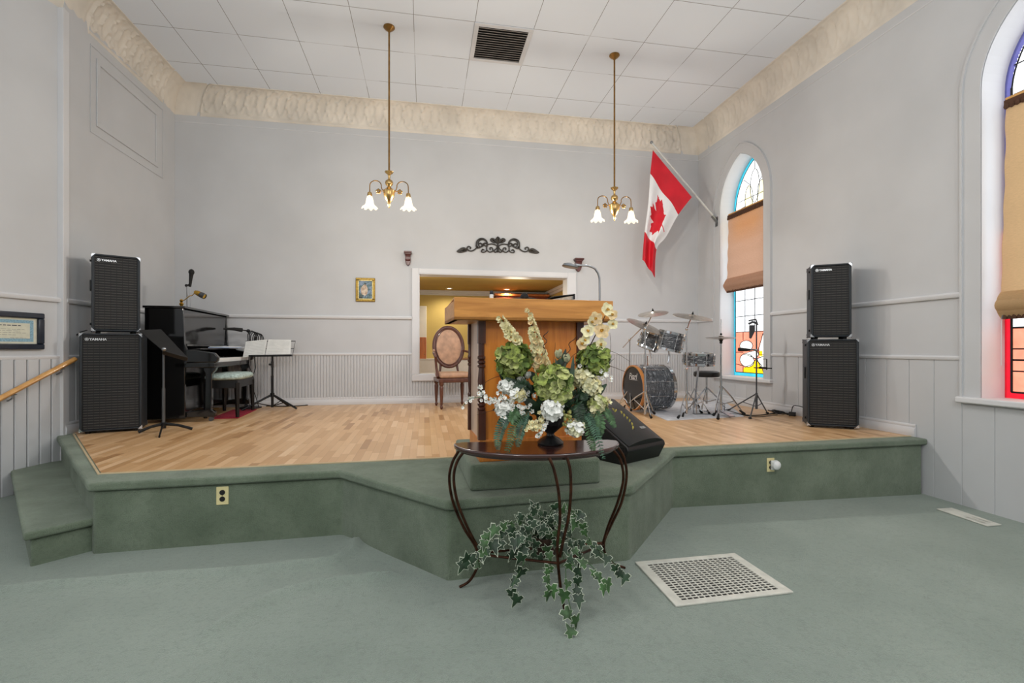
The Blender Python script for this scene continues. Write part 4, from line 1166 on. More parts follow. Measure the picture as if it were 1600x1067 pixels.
# ---- flower arrangement
ZT=.75
ub=on_z(860,693,ZT); 
fa=thing('flower_arrangement','green hydrangeas, cream orchids and ferns arranged in a black urn on the half-moon table','flower arrangement',(ub.x,ub.y,ZT))
FO=V((ub.x,ub.y,ZT)); SF=(ub.x*ST+ub.y*CT)
def F(u,v,ds=0): return at_s(u,v,SF+ds)-FO
m=MB(); m.lathe([(.068,0),(.070,.008),(.058,.020),(.040,.034),(.022,.044),(.020,.055),(.030,.064),(.052,.085),(.068,.115),(.074,.145),(.078,.165),(.072,.168),(.066,.15)],n=32,
  wob=lambda r,z,a:(r*(1+(.03*math.cos(16*a) if .01<z<.04 or .07<z<.15 else 0)),z)); m.build('urn','urn_black',fa)
def rnd(a,b): return random.uniform(a,b)
def petal(m,c,d,n,L,W,cup=.2):
    # c base, d direction, n face normal
    d=d.normalized(); s=d.cross(n).normalized(); n=s.cross(d).normalized()
    rows=[(0,.18,0),(.35,.9,.10),(.7,1,.16),(1,.45,.10)]
    pv=[]
    for t,w,h in rows:
        b=c+d*(L*t)+n*(cup*L*(t*t))
        pv.append([m.bm.verts.new(b-s*(W*w/2)+n*(cup*W*.35*w)),m.bm.verts.new(b),m.bm.verts.new(b+s*(W*w/2)+n*(cup*W*.35*w))])
    for i in range(3):
        for j in range(2): m.face([pv[i][j],pv[i][j+1],pv[i+1][j+1],pv[i+1][j]])
def frame(n):
    n=n.normalized(); a=n.orthogonal().normalized(); return a,n.cross(a),n
def flower(m,c,n,k,L,W,cup=.3,ph=None,tilt=.25,mi=0):
    a,b,n=frame(n); ph=rnd(0,6) if ph is None else ph; m.mi=mi
    for i in range(k):
        t=ph+2*PI*i/k; d=(a*math.cos(t)+b*math.sin(t))+n*tilt
        petal(m,c,d,n,L*rnd(.9,1.1),W,cup)
def rdir():
    z=rnd(-1,1);a=rnd(0,2*PI);q=math.sqrt(1-z*z); return V((q*math.cos(a),q*math.sin(a),z))
def pompom(name,u,v,R,mats,num,ds=-.02,L=.022,sq=(1,1,.9),lbl=None):
    c=F(u,v,ds); m=MB()
    m.mi=0; m.ball(c,R*.72,12,sq)
    g=PI*(3-math.sqrt(5))
    for i in range(num):
        z=1-2*(i+.5)/num; q=math.sqrt(1-z*z); a=g*i
        n=V((q*math.cos(a),q*math.sin(a),z)); p=c+V((n.x*R*sq[0],n.y*R*sq[1],n.z*R*sq[2]))*rnd(.74,1.08)
        nn=(n+rdir()*.5).normalized()
        flower(m,p,nn,4,L,L*.95,.25,None,.15,random.choice(range(len(mats))))
    o=m.build(name,mats,fa,ang=80,clean=False)
    if lbl: o['label']=lbl
    return o
pompom('hydrangea',803,563,.084,['hydrangea_green','hydrangea_dark','hydrangea_lime','hydrangea_green'],80,-.02,.034,lbl='upper left green hydrangea')
pompom('hydrangea',867,600,.090,['hydrangea_green','hydrangea_lime','hydrangea_lime','hydrangea_dark'],85,-.10,.034,lbl='middle green hydrangea')
pompom('hydrangea',928,563,.076,['hydrangea_green','hydrangea_dark','hydrangea_green'],70,-.02,.032,lbl='right green hydrangea')
pompom('white_hydrangea',863,641,.048,['petal_white'],55,-.16,.020)
pompom('white_hydrangea',898,669,.040,['petal_white','hydrangea_cream'],45,-.15,.018)
pompom('cream_hydrangea',908,590,.045,['hydrangea_cream','petal_cream'],50,-.06,.020)
pompom('cream_hydrangea',922,603,.052,['hydrangea_cream','petal_cream'],60,-.08,.020)
pompom('cream_hydrangea',934,632,.046,['hydrangea_cream','hydrangea_lime','petal_cream'],50,-.08,.020)
pompom('white_hydrangea',792,604,.034,['petal_white'],34,-.06,.022)
pompom('white_hydrangea',786,640,.036,['petal_white'],38,-.08,.022)
pompom('white_hydrangea',810,616,.032,['petal_white','petal_cream'],34,-.1,.022)
def stem(name,pts,r,mat='leaf_dark',lbl=None):
    m=MB(); P_=[F(*p) if len(p)<=3 else V(p) for p in pts]
    m.tube(P_,r,6); o=m.build(name,mat,fa); return o
# delphinium spikes
def spike(u0,v0,u1,v1,num,s0,s1,mats,ds0=0,ds1=-.03,curve=0):
    m=MB(); a=F(u0,v0,ds0); b=F(u1,v1,ds1); m.mi=3; m.tube([a,(a+b)/2,b],.004,6)
    for i in range(num):
        t=i/(num-1); p=a.lerp(b,t); s_=s0+(s1-s0)*t
        for k in range(3 if t<.25 else 4):
            an=rnd(-1,1)*1.5-PI/2; n=V((math.cos(an),math.sin(an)-.2,rnd(-.1,.5))).normalized()
            flower(m,p+n*s_*.7,n,5,s_,s_*.9,.35,None,.35,random.choice((0,0,1)))
            m.mi=2; m.ball(p+n*s_*.8,s_*.2,6)
    m.build('flower_spike',mats+['petal_centre','leaf_green'],fa,ang=80,clean=False)
spike(825,486,848,577,14,.013,.033,['petal_cream','petal_peach'])
spike(782,498,803,533,7,.016,.028,['petal_cream','petal_cream'])
# orchids
m=MB(); P_=[F(900,590),F(922,540,-.02),F(940,505,-.03),F(948,488,-.03),F(962,497,-.03)]; m.tube(P_,.003,6); m.build('orchid_stem','twig',fa)
for (u,v,s_) in ((948,484,.032),(931,498,.030),(919,518,.030),(939,517,.036),(908,537,.030),(938,538,.026),(957,506,.024),(957,492,.024),(924,503,.024),(914,531,.022)):
    s_*=1.18; m=MB(); c=F(u,v,-.05); n=V((rnd(-.4,.4),-1,rnd(-.1,.4)))
    flower(m,c,n,5,s_,s_*.95,.15,PI/2+rnd(-.3,.3),.1,0); m.mi=1; m.ball(c+n.normalized()*.008,.007,8); flower(m,c+n.normalized()*.004,n,3,s_*.4,s_*.3,.5,None,.6,1)
    m.build('orchid_flower',['petal_cream' if rnd(0,1)<.6 else 'petal_peach','petal_centre'],fa,ang=80,clean=False)
# cream tulip / magnolia
for (u,v,s_) in ((872,553,.045),(886,560,.045)):
    m=MB(); c=F(u,v+8,-.02); flower(m,c,V((rnd(-.3,.3),-.5,1)),6,s_,s_*.8,.55,None,.9,0); m.build('magnolia_flower',['hydrangea_cream'],fa,ang=80,clean=False)
for (u,v,s_) in ((815,596,.04),(824,588,.035)):
    m=MB(); c=F(u,v+4,-.02); flower(m,c,V((rnd(-.3,.3),-.7,1)),6,s_,s_*.8,.5,None,.7,0); m.build('magnolia_flower',['petal_white'],fa,ang=80,clean=False)
# small white blossom sprays
def spray(pts,num,sz,mats=('petal_white','petal_centre','leaf_green'),spread=.03):
    m=MB(); P_=[F(*p) for p in pts]; m.mi=2; m.tube(P_,.002,5)
    for i in range(num):
        t=(i/num)**.8*(len(P_)-1); k=min(int(t),len(P_)-2); p=P_[k].lerp(P_[k+1],t-k)+rdir()*spread*rnd(.2,1)
        flower(m,p,V((rnd(-.6,.6),-1,rnd(-.2,.9))),5,sz*rnd(.8,1.2),sz*.75,.3,None,.3,0); m.mi=1; m.ball(p+V((0,-.003,0)),sz*.18,6)
    m.build('blossom_spray',list(mats),fa,ang=80,clean=False)
spray([(722,636,-.10),(735,622,-.08),(760,620,-.06),(800,630,-.05)],12,.011,spread=.018)
spray([(748,604,-.06),(756,618,-.06),(765,628,-.06),(790,632,-.06)],28,.013,spread=.022)
spray([(779,614,-.10),(795,628,-.10),(812,640,-.08),(830,640,-.08)],26,.013,spread=.03)
spray([(822,672,-.16),(832,664,-.16),(842,668,-.16),(846,640,-.1)],30,.014,('petal_cream','petal_centre','leaf_green'),.024)
spray([(839,684,-.16),(846,672,-.16),(852,660,-.14)],14,.013,('petal_white','petal_centre','leaf_green'),.018)
spray([(795,652,-.12),(786,660,-.12),(800,640,-.1)],14,.012,spread=.025)
spray([(905,570,-.06),(940,575,-.06),(950,590,-.06)],22,.013,spread=.03)
spray([(818,600,-.06),(812,608,-.06),(828,618,-.06)],14,.013,spread=.025)
spray([(925,650,-.08),(942,640,-.08),(948,625,-.06)],18,.015,('petal_cream','petal_centre','leaf_green'),.03)
# broad leaves
def leaf(m,base,tip,W,n=V((0,-1,.3)),bend=.15):
    d=tip-base; L=d.length; s=d.cross(n).normalized(); nn=s.cross(d).normalized(); rows=[]
    for i in range(7):
        t=i/6; w=W*math.sin(PI*min(1,t*.92+.06))**.8; p=base+d*t+nn*(bend*L*math.sin(PI*t))
        rows.append([m.bm.verts.new(p-s*w+nn*w*.3),m.bm.verts.new(p),m.bm.verts.new(p+s*w+nn*w*.3)])
    for i in range(6):
        for j in range(2): m.face([rows[i][j],rows[i][j+1],rows[i+1][j+1],rows[i+1][j]])
m=MB()
for (a,b,w) in (((830,625),(790,590),.03),((828,630),(806,578),.026),((870,640),(868,560),.020),((880,640),(896,556),.016),((868,600),(884,545),.02),((900,640),(948,600),.03),
    ((890,650),(915,640),.04),((845,650),(815,620),.03),((840,640),(850,580),.02),((862,590),(876,560),.03),((905,600),(906,560),.03),((898,590),(880,575),.02),((830,640),(770,640),.02),((885,620),(960,560),.006),((850,650),(880,620),.04),((820,640),(800,650),.03)):
    leaf(m,F(a[0],a[1],rnd(-.05,.03)),F(b[0],b[1],rnd(-.08,.02)),w)
for i in range(60):
    u=rnd(790,935); v=rnd(585,660); b=F(u,v,rnd(-.03,.10)); leaf(m,b,b+V((rnd(-1,1),rnd(-.6,.3),rnd(-.6,.6))).normalized()*rnd(.05,.09),rnd(.012,.024))
m.build('broad_leaves','leaf_dark',fa,ang=80,clean=False)
# ferns
def fern(pts,W,mat='fern_green',num=26):
    m=MB(); P_=[F(*p) for p in pts]; Q=[]
    for i in range(len(P_)-1):
        p0=P_[max(0,i-1)];p1=P_[i];p2=P_[i+1];p3=P_[min(len(P_)-1,i+2)]
        for k in range(8):
            t=k/8; Q.append(.5*((2*p1)+(p2-p0)*t+(2*p0-5*p1+4*p2-p3)*t*t+(3*p1-p0-3*p2+p3)*t**3))
    Q.append(P_[-1]); m.tube(Q,.0015,5)
    for i in range(num):
        t=i/(num-1)*(len(Q)-1.01); k=int(t); p=Q[k].lerp(Q[k+1],t-k); d=(Q[k+1]-Q[k]).normalized()
        s=d.cross(V((0,-1,.15))).normalized(); tt=i/(num-1); w=W*(math.sin(PI*(.15+.8*tt))**.7)
        for q in (-1,1): leaf(m,p,p+s*q*w+d*w*.35+V((0,rnd(-.01,.01),0)),w*.17,V((0,-1,.1)),.1)
    m.build('fern_frond',mat,fa,ang=80,clean=False)
fern([(815,638,-.05),(790,655,-.12),(779,680,-.16),(778,702,-.17)],.030,'leaf_teal')
fern([(825,645,-.05),(806,662,-.14),(797,690,-.18),(789,718,-.20)],.026,'fern_green')
fern([(825,640,-.05),(818,660,-.14),(812,680,-.17),(809,698,-.18)],.026,'leaf_teal')
fern([(812,632,-.05),(805,645,-.1),(798,660,-.15)],.03,'fern_green')
fern([(905,640,-.05),(922,655,-.12),(932,680,-.16),(943,716,-.18)],.028,'leaf_teal')
fern([(900,640,-.05),(915,660,-.12),(924,690,-.16),(928,704,-.16)],.026,'fern_green')
fern([(925,640,-.05),(945,642,-.1),(955,655,-.12),(960,668,-.13)],.024,'fern_green')
fern([(915,635,-.05),(935,650,-.12),(938,670,-.14),(936,685,-.14)],.028,'fern_green')
fern([(885,640,-.05),(900,632,-.14),(905,645,-.16),(906,660,-.16)],.034,'leaf_dark')
fern([(880,630,-.05),(905,615,-.1),(915,625,-.12)],.03,'leaf_dark')
fern([(830,610,-.05),(815,600,-.1),(805,612,-.12)],.03,'leaf_dark')
# twigs
m=MB()
def curl(u0,v0,u1,v1,turns,r):
    a=F(u0,v0,-.02); b=F(u1,v1,-.05); pts=[]
    for i in range(50):
        t=i/49; p=a.lerp(b,t); k=max(0,(t-.35)/.65)
        pts.append(p+V((math.cos(2*PI*turns*t),math.sin(2*PI*turns*t),0))*r*k)
    m.tube(pts,.0021,5)
curl(845,625,853,517,7,.012); curl(860,620,896,527,5,.012); curl(835,630,795,545,2,.006)
for pts in ([(850,640),(840,590),(822,560),(803,548)],[(845,640),(820,585),(800,570),(775,566)],[(840,640),(800,590),(762,595),(742,622)],[(835,640),(780,640),(745,648)],
            [(860,640),(880,580),(900,552),(925,556)],[(865,640),(905,560),(950,548),(985,565)],[(870,640),(930,575),(975,580),(1000,598)],[(845,630),(838,580),(828,552)],[(855,630),(862,590),(868,535)],[(905,600),(950,560),(953,520)]):
    P_=[F(u,v,-.03) for u,v in pts]; Q=[]
    for i in range(len(P_)-1):
        p0=P_[max(0,i-1)];p1=P_[i];p2=P_[i+1];p3=P_[min(len(P_)-1,i+2)]
        for k in range(6):
            t=k/6; Q.append(.5*((2*p1)+(p2-p0)*t+(2*p0-5*p1+4*p2-p3)*t*t+(3*p1-p0-3*p2+p3)*t**3))
    Q.append(P_[-1]); m.tube(Q,[.0025-.0018*i/(len(Q)-1) for i in range(len(Q))],5)
m.build('curly_twigs','twig',fa)
m=MB()
for i in range(20): m.ball(F(rnd(880,893),rnd(641,664),-.16)+V((0,rnd(-.01,.01),0)),.0085,8)
m.build('berries','berry_green',fa)

m=MB(); P_=[F(900,630,-.02),F(945,634,-.06),F(968,640,-.08),F(984,654,-.08),F(992,672,-.08)]; m.tube(P_,.0012,5)
m.mi=1
for i in range(13):
    t=i/13*3.9; k=int(t); p=P_[k].lerp(P_[k+1],t-k); leaf(m,p,p+V((rnd(-.6,.6),rnd(-.3,.3),-1)).normalized()*.02,.0045)
m.build('yellow_sprig',['twig','sprig_yellow'],fa,ang=80,clean=False)

# ---- ivy plant under the table
iv=V((.60,2.47,zf(.6)+.0))
cen=at_s(852,868,2.48)
ip=thing('ivy_plant','trailing variegated ivy spilling from a pot on the lower bar of the half-moon table','plant',(cen.x,cen.y,cen.z))
IO=V((cen.x,cen.y,cen.z))
def I(u,v,s): return at_s(u,v,s)-IO
m=MB(); m.lathe([(.05,.008),(.055,.015),(.075,.10),(.08,.11),(.072,.11),(.065,.095),(.0,.09)],n=24); m.build('pot','twig',ip)
half=[(0,.0),(.16,-.16),(.30,-.10),(.42,-.06),(.34,.10),(.30,.20),(.46,.34),(.26,.40),(.16,.42),(.10,.66),(0,.90)]
shape=[(x,y-.2) for x,y in half]+[(-x,y-.2) for x,y in half[1:-1][::-1]]
def ivyleaf(m,c,up,n,S):
    n=n.normalized(); s=up.cross(n)
    if s.length<.1: s=n.orthogonal()
    s.normalize(); up=n.cross(s).normalized()
    for mi,k,o in ((0,1.0,0),(1,.91,.0012),(1,.91,-.0012)):
        m.mi=mi; cv=m.bm.verts.new(c+n*(o+S*.06)); vs=[]
        for x,y in shape:
            vs.append(m.bm.verts.new(c+(s*x+up*(y*k-.0)+n*(-.22*abs(x)*abs(x)*2))*S*(1)*(1 if k==1 else 1)+(s*x*(k-1))*S+n*o))
        for i in range(len(vs)): m.face([cv,vs[i],vs[(i+1)%len(vs)]])
def vine(pts,nl,S,dens=.02):
    P_=[I(*p) for p in pts]; Q=[]
    for i in range(len(P_)-1):
        p0=P_[max(0,i-1)];p1=P_[i];p2=P_[i+1];p3=P_[min(len(P_)-1,i+2)]
        for k in range(6):
            t=k/6; Q.append(.5*((2*p1)+(p2-p0)*t+(2*p0-5*p1+4*p2-p3)*t*t+(3*p1-p0-3*p2+p3)*t**3))
    Q.append(P_[-1]); m=MB(); m.mi=2; m.tube(Q,.0022,5)
    for i in range(nl):
        t=(i+.6)/nl*(len(Q)-1.01); k=int(t); p=Q[k].lerp(Q[k+1],t-k)
        o=V((rnd(-1,1),rnd(-1,.4),rnd(-.8,.8)))*dens
        n=V((rnd(-.7,.7),-1,rnd(-.3,.9))); up=V((rnd(-.7,.7),rnd(-.3,.3),-1 if rnd(0,1)<.7 else .6))
        m.mi=2; m.tube([p,p+o],.001,4); 
        ivyleaf(m,p+o,up,n,S*rnd(.75,1.15))
    m.build('ivy_vine',['leaf_margin',random.choice(['leaf_dark','leaf_green','leaf_dark']),'leaf_green'],ip,ang=80,clean=False)
C=(852,840,2.48)
vine([C,(800,830,2.42),(755,862,2.35),(722,880,2.30)],13,.072)
vine([C,(815,815,2.44),(780,825,2.38),(755,850,2.34),(746,880,2.32)],10,.07)
vine([C,(825,850,2.38),(818,880,2.32),(800,920,2.28),(812,938,2.24)],10,.070)
vine([C,(840,800,2.46),(838,790,2.45),(834,797,2.42)],7,.060)
vine([C,(860,815,2.46),(884,795,2.5),(905,805,2.46)],9,.062)
vine([C,(870,830,2.40),(900,815,2.38),(922,845,2.36)],10,.064)
vine([C,(875,850,2.36),(895,880,2.28),(905,915,2.24),(900,940,2.2)],8,.070)
vine([C,(880,870,2.34),(885,920,2.22),(893,960,2.14),(892,985,2.10)],8,.068)
vine([C,(890,840,2.38),(930,855,2.32),(960,880,2.28),(975,905,2.24)],10,.068)
vine([C,(880,850,2.36),(920,880,2.26),(940,905,2.22),(945,925,2.18)],8,.064)
vine([C,(860,870,2.34),(858,905,2.24),(862,930,2.2)],8,.066)
vine([C,(845,820,2.40),(820,830,2.36),(800,850,2.34)],9,.064)
vine([C,(860,800,2.44),(872,785,2.46)],5,.055)
m=MB(); m.mi=0
for i in range(42):
    u=850+rnd(-1,1)*58; v=838+rnd(-1,1)*34
    m2=(rnd(0,1))
    ivyleaf(m,I(u,v,rnd(2.36,2.52)),V((rnd(-1,1),rnd(-.3,.3),-.6)),V((rnd(-.8,.8),-1,rnd(-.2,1))),.062*rnd(.7,1.1))
m.build('inner_leaves',['leaf_margin','leaf_dark'],ip,ang=80,clean=False)

# ---- drum kit -----------------------------------------------------------
def D_(u,v,s): return at_s(u,v,s)
mat_pts=[on_z(u,v,ZW) for u,v in ((1012,644),(1043,657.5),(1162,651),(1128,624),(1010,630))]
c=sum((p for p in mat_pts),V((0,0,0)))/5
r=thing('drum_mat','pale grey mat spread under the drum kit','mat',c)
m=MB(); m.prism([p-c for p in mat_pts],(0,0,.006)); m.build('mat','drum_mat',r)
ZM=ZW+.006
def shell(r,A,B,R,shell_mat='oyster_shell',front='drum_head',back='drum_head_white',hoop='chrome',lugs=8,logo=False,vent=.02):
    A=V(A);B=V(B);d=(B-A); L=d.length; X=T(*A)@axis_to(d)
    m=MB(); m.lathe([(R*.98,0),(R,.004),(R,L-.004),(R*.98,L)],X,48,caps=False); m.build('shell',shell_mat,r)
    for z,mt,s_ in ((0,front,-1),(L,back,1)):
        m=MB(); m.lathe([(0.0001,z+s_*.006),(R*.93,z+s_*.006),(R*.96,z)],X,40); m.build('drum_head',mt,r)
        m=MB(); hw=.016 if R<.25 else .030
        m.lathe([(R*.96,z-s_*.004),(R*1.0,z-s_*hw),(R*1.035,z-s_*hw),(R*1.04,z+s_*.012),(R*.96,z+s_*.014),(R*.955,z)],X,48,caps=False); m.build('hoop',hoop,r)
    for i in range(lugs):
        a=2*PI*(i+.5)/lugs; ca,sa=math.cos(a),math.sin(a)
        m=MB(); m.tube([X@V(((R+.012)*ca,(R+.012)*sa,.0)),X@V(((R+.012)*ca,(R+.012)*sa,L))],.0035,6)
        for z in (L*.26,L*.74): m.tube([X@V(((R)*ca,R*sa,z)),X@V(((R+.018)*ca,(R+.018)*sa,z))],.010,8); m.tube([X@V(((R+.012)*ca,(R+.012)*sa,z-.022)),X@V(((R+.012)*ca,(R+.012)*sa,z+.022))],.008,8)
        m.build('lug','chrome',r)
    return X
# bass drum
bc=D_(990,604,6.22); R=.278; bz=ZM+R*1.04+.012
r=thing('bass_drum','large bass drum with dark oyster shell and black front head','drum',(bc.x,bc.y,bz),math.radians(3))
X=shell(r,(0,0,0),(.44,0,0),R,hoop='chrome',front='drum_head',lugs=10)
for o in list(r.children):
    if o.name.startswith('hoop'): o.data.materials[0]=M['chrome']
m=MB(); Xf=T(0,0,0)@axis_to((1,0,0)); m.lathe([(R*.995,-.018),(R*1.042,-.018),(R*1.047,.008),(R*1.03,.028)],Xf,48,caps=False); m.build('front_hoop_trim','hoop_wood',r)
text_obj('Pearl',.105,T(-.010,.0,.145)@RZ(-90)@RX(90),'silver_logo','logo_lettering',r,.0008,.25,.0015)
m=MB(); m.box(-.0085,-.0075,-.12,.10,.100,.106); m.build('logo_underline','silver_logo',r)
for s in (-1,1):
    m=MB(); m.tube([(.05,s*R*.7,-.12),(-.06,s*(R+.12),-bz+ZM+.012)],.008,8); m.ball((-.06,s*(R+.12),-bz+ZM+.014),.013,8); m.cbox((.05,s*R*.80,-.14),(.06,.03,.05)); m.build('spur','chrome',r)
m=MB(); m.cyl((.20,0,R),(.20,0,R+.13),.012,None,10); m.build('tom_mount','chrome',r)
def drum(name,label,cu,cv,s,R,H,ax,cat='drum',lugs=6,group=None):
    c=D_(cu,cv,s); ax=V(ax).normalized()
    r=thing(name,label,cat,c,0,group)
    shell(r,tuple(-ax*H/2),tuple(ax*H/2),R,shell_mat='oyster_shell_tom',front='drum_head_white',back='drum_head_white',lugs=lugs)
    return r
t1=drum('tom_drum','larger tilted tom drum with oyster shell above the bass drum',1047,533,5.95,.150,.21,(.20,-.13,.97),group='tom drums')
m=MB(); m.tube([(0,.04,-.10),(.0,.03,-.22),(-.02,.02,-.27)],.010,8); m.build('mount_arm','chrome',t1)
t2=drum('tom_drum','smaller tom drum with oyster shell tilted behind the ride cymbal',1015,533,6.15,.125,.19,(.38,-.12,.9),group='tom drums')
m=MB(); m.tube([(0,.02,-.09),(.03,.0,-.22)],.010,8); m.build('mount_arm','chrome',t2)
sn=drum('snare_drum','shallow snare drum with oyster shell beside the hi-hat',1091.5,561,5.95,.178,.125,(.02,-.06,1),lugs=8)
# snare stand
def tripod(m,base,hub,feet,r=.009,foot=.018,z0=None,leg2=True):
    for f in feet:
        f=V(f); h=V((base.x,base.y,hub)); knee=V((base.x,base.y,hub*.25+f.z*.75)).lerp(V((f.x,f.y,f.z)),.30)
        m.tube([h,h.lerp(f,.5)+V((0,0,.012)),f],r,8,sq=.6)
        m.tube([V((base.x,base.y,f.z+.03+(hub-f.z)*.1)),h.lerp(f,.55)],r*.7,6)
def rel(p,o): return V(p)-V(o)
def stand(name,label,cat,bu,bv,hubz,feetpx,r=.010,footpx=True,group=None,base_s=None):
    o=on_z(bu,bv,ZM) if base_s is None else at_s(bu,bv,base_s); o.z=ZM
    t=thing(name,label,cat,o,0,group)
    m=MB(); fs=[]
    for u,v in feetpx:
        f=on_z(u,v,ZM+.012)-o; f.z=.014; fs.append(f)
    tripod(m,V((0,0,0)),hubz,fs,r); m.build('tripod_legs','chrome',t)
    for f in fs:
        m=MB(); d=V((f.x,f.y,0)).normalized(); m.tube([f-d*.045+V((0,0,.03)),f+d*.01+V((0,0,-.002))],[.010,.014],8); m.build('rubber_foot','black_rubber',t)
    return t,o
t,o=stand('snare_stand','chrome tripod stand under the snare drum','stand',1085,641,.28,((1067,650),(1108,646),(1092,636)),.009)
m=MB(); top=rel(sn.location,o)+V((0,0,-.085)); m.cyl((0,0,.04),(top.x,top.y,top.z),.012,None,10)
for k in range(3):
    a=k*2*PI/3+.4; m.tube([top,top+V((.13*math.cos(a),.13*math.sin(a),-.005)),top+V((.178*math.cos(a),.178*math.sin(a),.03))],.007,6)
m.build('basket','chrome',t)
# throne
q=on_z(1104,640,ZM); q=at_s(1104,640,6.35); q.z=ZM
t=thing('drum_throne','round black drum stool on chrome tripod behind the snare drum','stool',q)
seatz=(at_s(1104,583,6.35).z-ZM)
m=MB(); m.lathe([(.10,seatz-.05),(.155,seatz-.045),(.165,seatz-.02),(.160,seatz+.015),(.13,seatz+.028),(.0001,seatz+.032)],n=32); m.build('seat','throne_black',t)
m=MB(); m.cyl((0,0,.08),(0,0,seatz-.04),.013,None,12); m.build('post','chrome',t)
for k in range(3):
    a=k*2*PI/3-.3; f=V((.24*math.cos(a),.24*math.sin(a),.014)); m=MB(); m.tube([V((0,0,.30)),f*.5+V((0,0,.17)),f],.010,8); m.tube([V((0,0,.10)),f*.55+V((0,0,.13))],.007,6); m.ball(f,.016,8); m.build('leg','chrome',t)
# cymbals
def cymbal_on(t,o,cu,cv,s,R,nrm_,nm='cymbal',label=None):
    c=at_s(cu,cv,s)-o; X=T(*c)@axis_to(nrm_)
    m=MB(); m.lathe([(.0001,.022),(.020,.020),(.036,.010),(.046,.002),(R*.7,-.004),(R,-.014),(R,-.0165),(R*.7,-.0065),(.04,-.002),(.0001,.017)],X,44); ob=m.build(nm,'cymbal',t)
    m=MB(); m.lathe([(.012,.020),(.012,.034),(.006,.036),(.006,.050),(.0001,.052)],X,12); m.lathe([(.014,-.02),(.014,.0)],X,12); m.build('wing_nut','black_rubber',t)
    return c
# ride (left, tilted)
t,o=stand('cymbal_stand','chrome boom stand with the broad tilted ride cymbal at the left of the drum kit','cymbal stand',1008,0,.34,(),.010,base_s=5.95) if False else (None,None)
def cyst(label,bu,s,hub,feet,zlow,postu,topz,pts,R,cym,nrm_):
    o=at_s(bu,600,s); o.z=ZM
    t=thing('cymbal_stand',label,'cymbal stand',o,0,'chrome cymbal stands with their cymbals')
    fs=[]
    for u,v in feet:
        f=on_z(u,v,ZM+.012)-o; f.z=.014; fs.append(f)
    for f in fs:
        m=MB(); h=V((0,0,hub)); m.tube([h,h.lerp(f,.45)+V((0,0,.015)),f],.009,8,sq=.6); m.tube([V((0,0,hub*.25)),h.lerp(f,.5)],.006,6); lg=m.build('leg','chrome',t)
        m=MB(); d=V((f.x,f.y,0)).normalized(); m.tube([f-d*.035+V((0,0,.025)),f+d*.012+V((0,0,-.002))],[.011,.016],8); m.build('rubber_foot','black_rubber',lg)
    m=MB(); m.cyl((0,0,.03),(0,0,topz*.55),.012,None,12); m.cyl((0,0,topz*.5),(0,0,topz),.009,None,12); m.ball((0,0,topz*.55),.018,10); m.cyl((0,-.02,topz*.55),(0,.03,topz*.55),.008,None,8); m.build('pole','chrome',t)
    P_=[at_s(*p)-o for p in pts]
    m=MB(); m.tube(P_,.007,8); m.ball((0,0,topz),.020,10); m.build('boom_arm','chrome',t)
    cymbal_on(t,o,cym[0],cym[1],cym[2],R,nrm_)
    return t
cyst('chrome stand in front of the bass drum carrying the small uppermost splash cymbal',1008,5.72,.30,((976,636),(1017,652),(1022,646)),0,1008,(at_s(1008,513,5.72).z-ZM),[(1007,516,5.72),(1014,502,5.76),(1020.3,489,5.8)],.178,(1020.3,488.5,5.8),(-.20,-.20,1))
cyst('chrome boom stand carrying the broad tilted ride cymbal, leftmost of the drum kit',984,6.35,.28,((964,636),(986,641),(984,633)),0,984,(at_s(984,530,6.35).z-ZM),[(973,543,6.40),(984,531,6.35),(1001,514,6.05),(1007.5,509,5.95)],.232,(1008,508,5.95),(.30,-.42,1))
cyst('chrome stand carrying the level crash cymbal in the middle of the drum kit',1073,5.72,.30,((1060,652.5),(1096,645),(1071,644)),0,1073,(at_s(1073,514,5.72).z-ZM),[(1073,516,5.72),(1077,503,5.75),(1081.5,495,5.78)],.225,(1081.7,493.5,5.78),(.05,-.27,1))
# hi-hat
o=at_s(1126.6,648,5.82); o.z=ZM
t=thing('hi_hat','chrome hi-hat stand with its pair of cymbals, rightmost of the drum kit','hi-hat',o)
for u,v in ((1115.6,648.5),(1162,647),(1122,654)):
    f=on_z(u,v,ZM+.012)-o; f.z=.014; h=V((0,0,.36)); m=MB(); m.tube([h,h.lerp(f,.45)+V((0,0,.02)),f],.010,8,sq=.6); m.tube([V((0,0,.13)),h.lerp(f,.55)],.006,6); lg=m.build('leg','chrome',t)
    m=MB(); d=V((f.x,f.y,0)).normalized(); m.tube([f-d*.05+V((0,0,.045)),f+d*.012+V((0,0,-.002))],[.010,.018],8); m.build('rubber_foot','black_rubber',lg)
hz=at_s(1126.6,528,5.82).z-ZM
m=MB(); m.cyl((0,0,.04),(0,0,.48),.013,None,12); m.cyl((0,0,.45),(0,0,hz-.03),.010,None,12); m.cyl((0,0,hz-.03),(0,0,at_s(1126.6,499,5.82).z-ZM),.004,None,8); m.cyl((0,0,.30),(0,0,.35),.022,None,12); m.build('pole','chrome',t)
m=MB(); m.ball((0,0,hz-.03),.022,12,(1,1,.8)); m.ball((0,0,hz-.055),.018,12); m.ball((0,0,hz+.045),.014,10); m.build('clutch','black_rubber',t)
for s_,zz in ((1,.006),(-1,-.006)):
    m=MB(); m.lathe([(.0001,.022*s_),(.022,.020*s_),(.036,.009*s_),(.165,.001*s_),(.175,-.001*s_),(.03,.005*s_),(.0001,.018*s_)],T(0,0,hz+zz),40); m.build('cymbal','cymbal',t)
m=MB(); m.prism([V((-.035,-.22,.012)),V((.035,-.22,.012)),V((.030,.03,.06)),V((-.030,.03,.06))],(0,0,.008)); m.tube([(-.045,.0,.01),(-.045,-.01,.14),(0,-.0,.16),(.045,-.01,.14),(.045,0,.01)],.004,6); m.build('pedal','satin_steel',t)
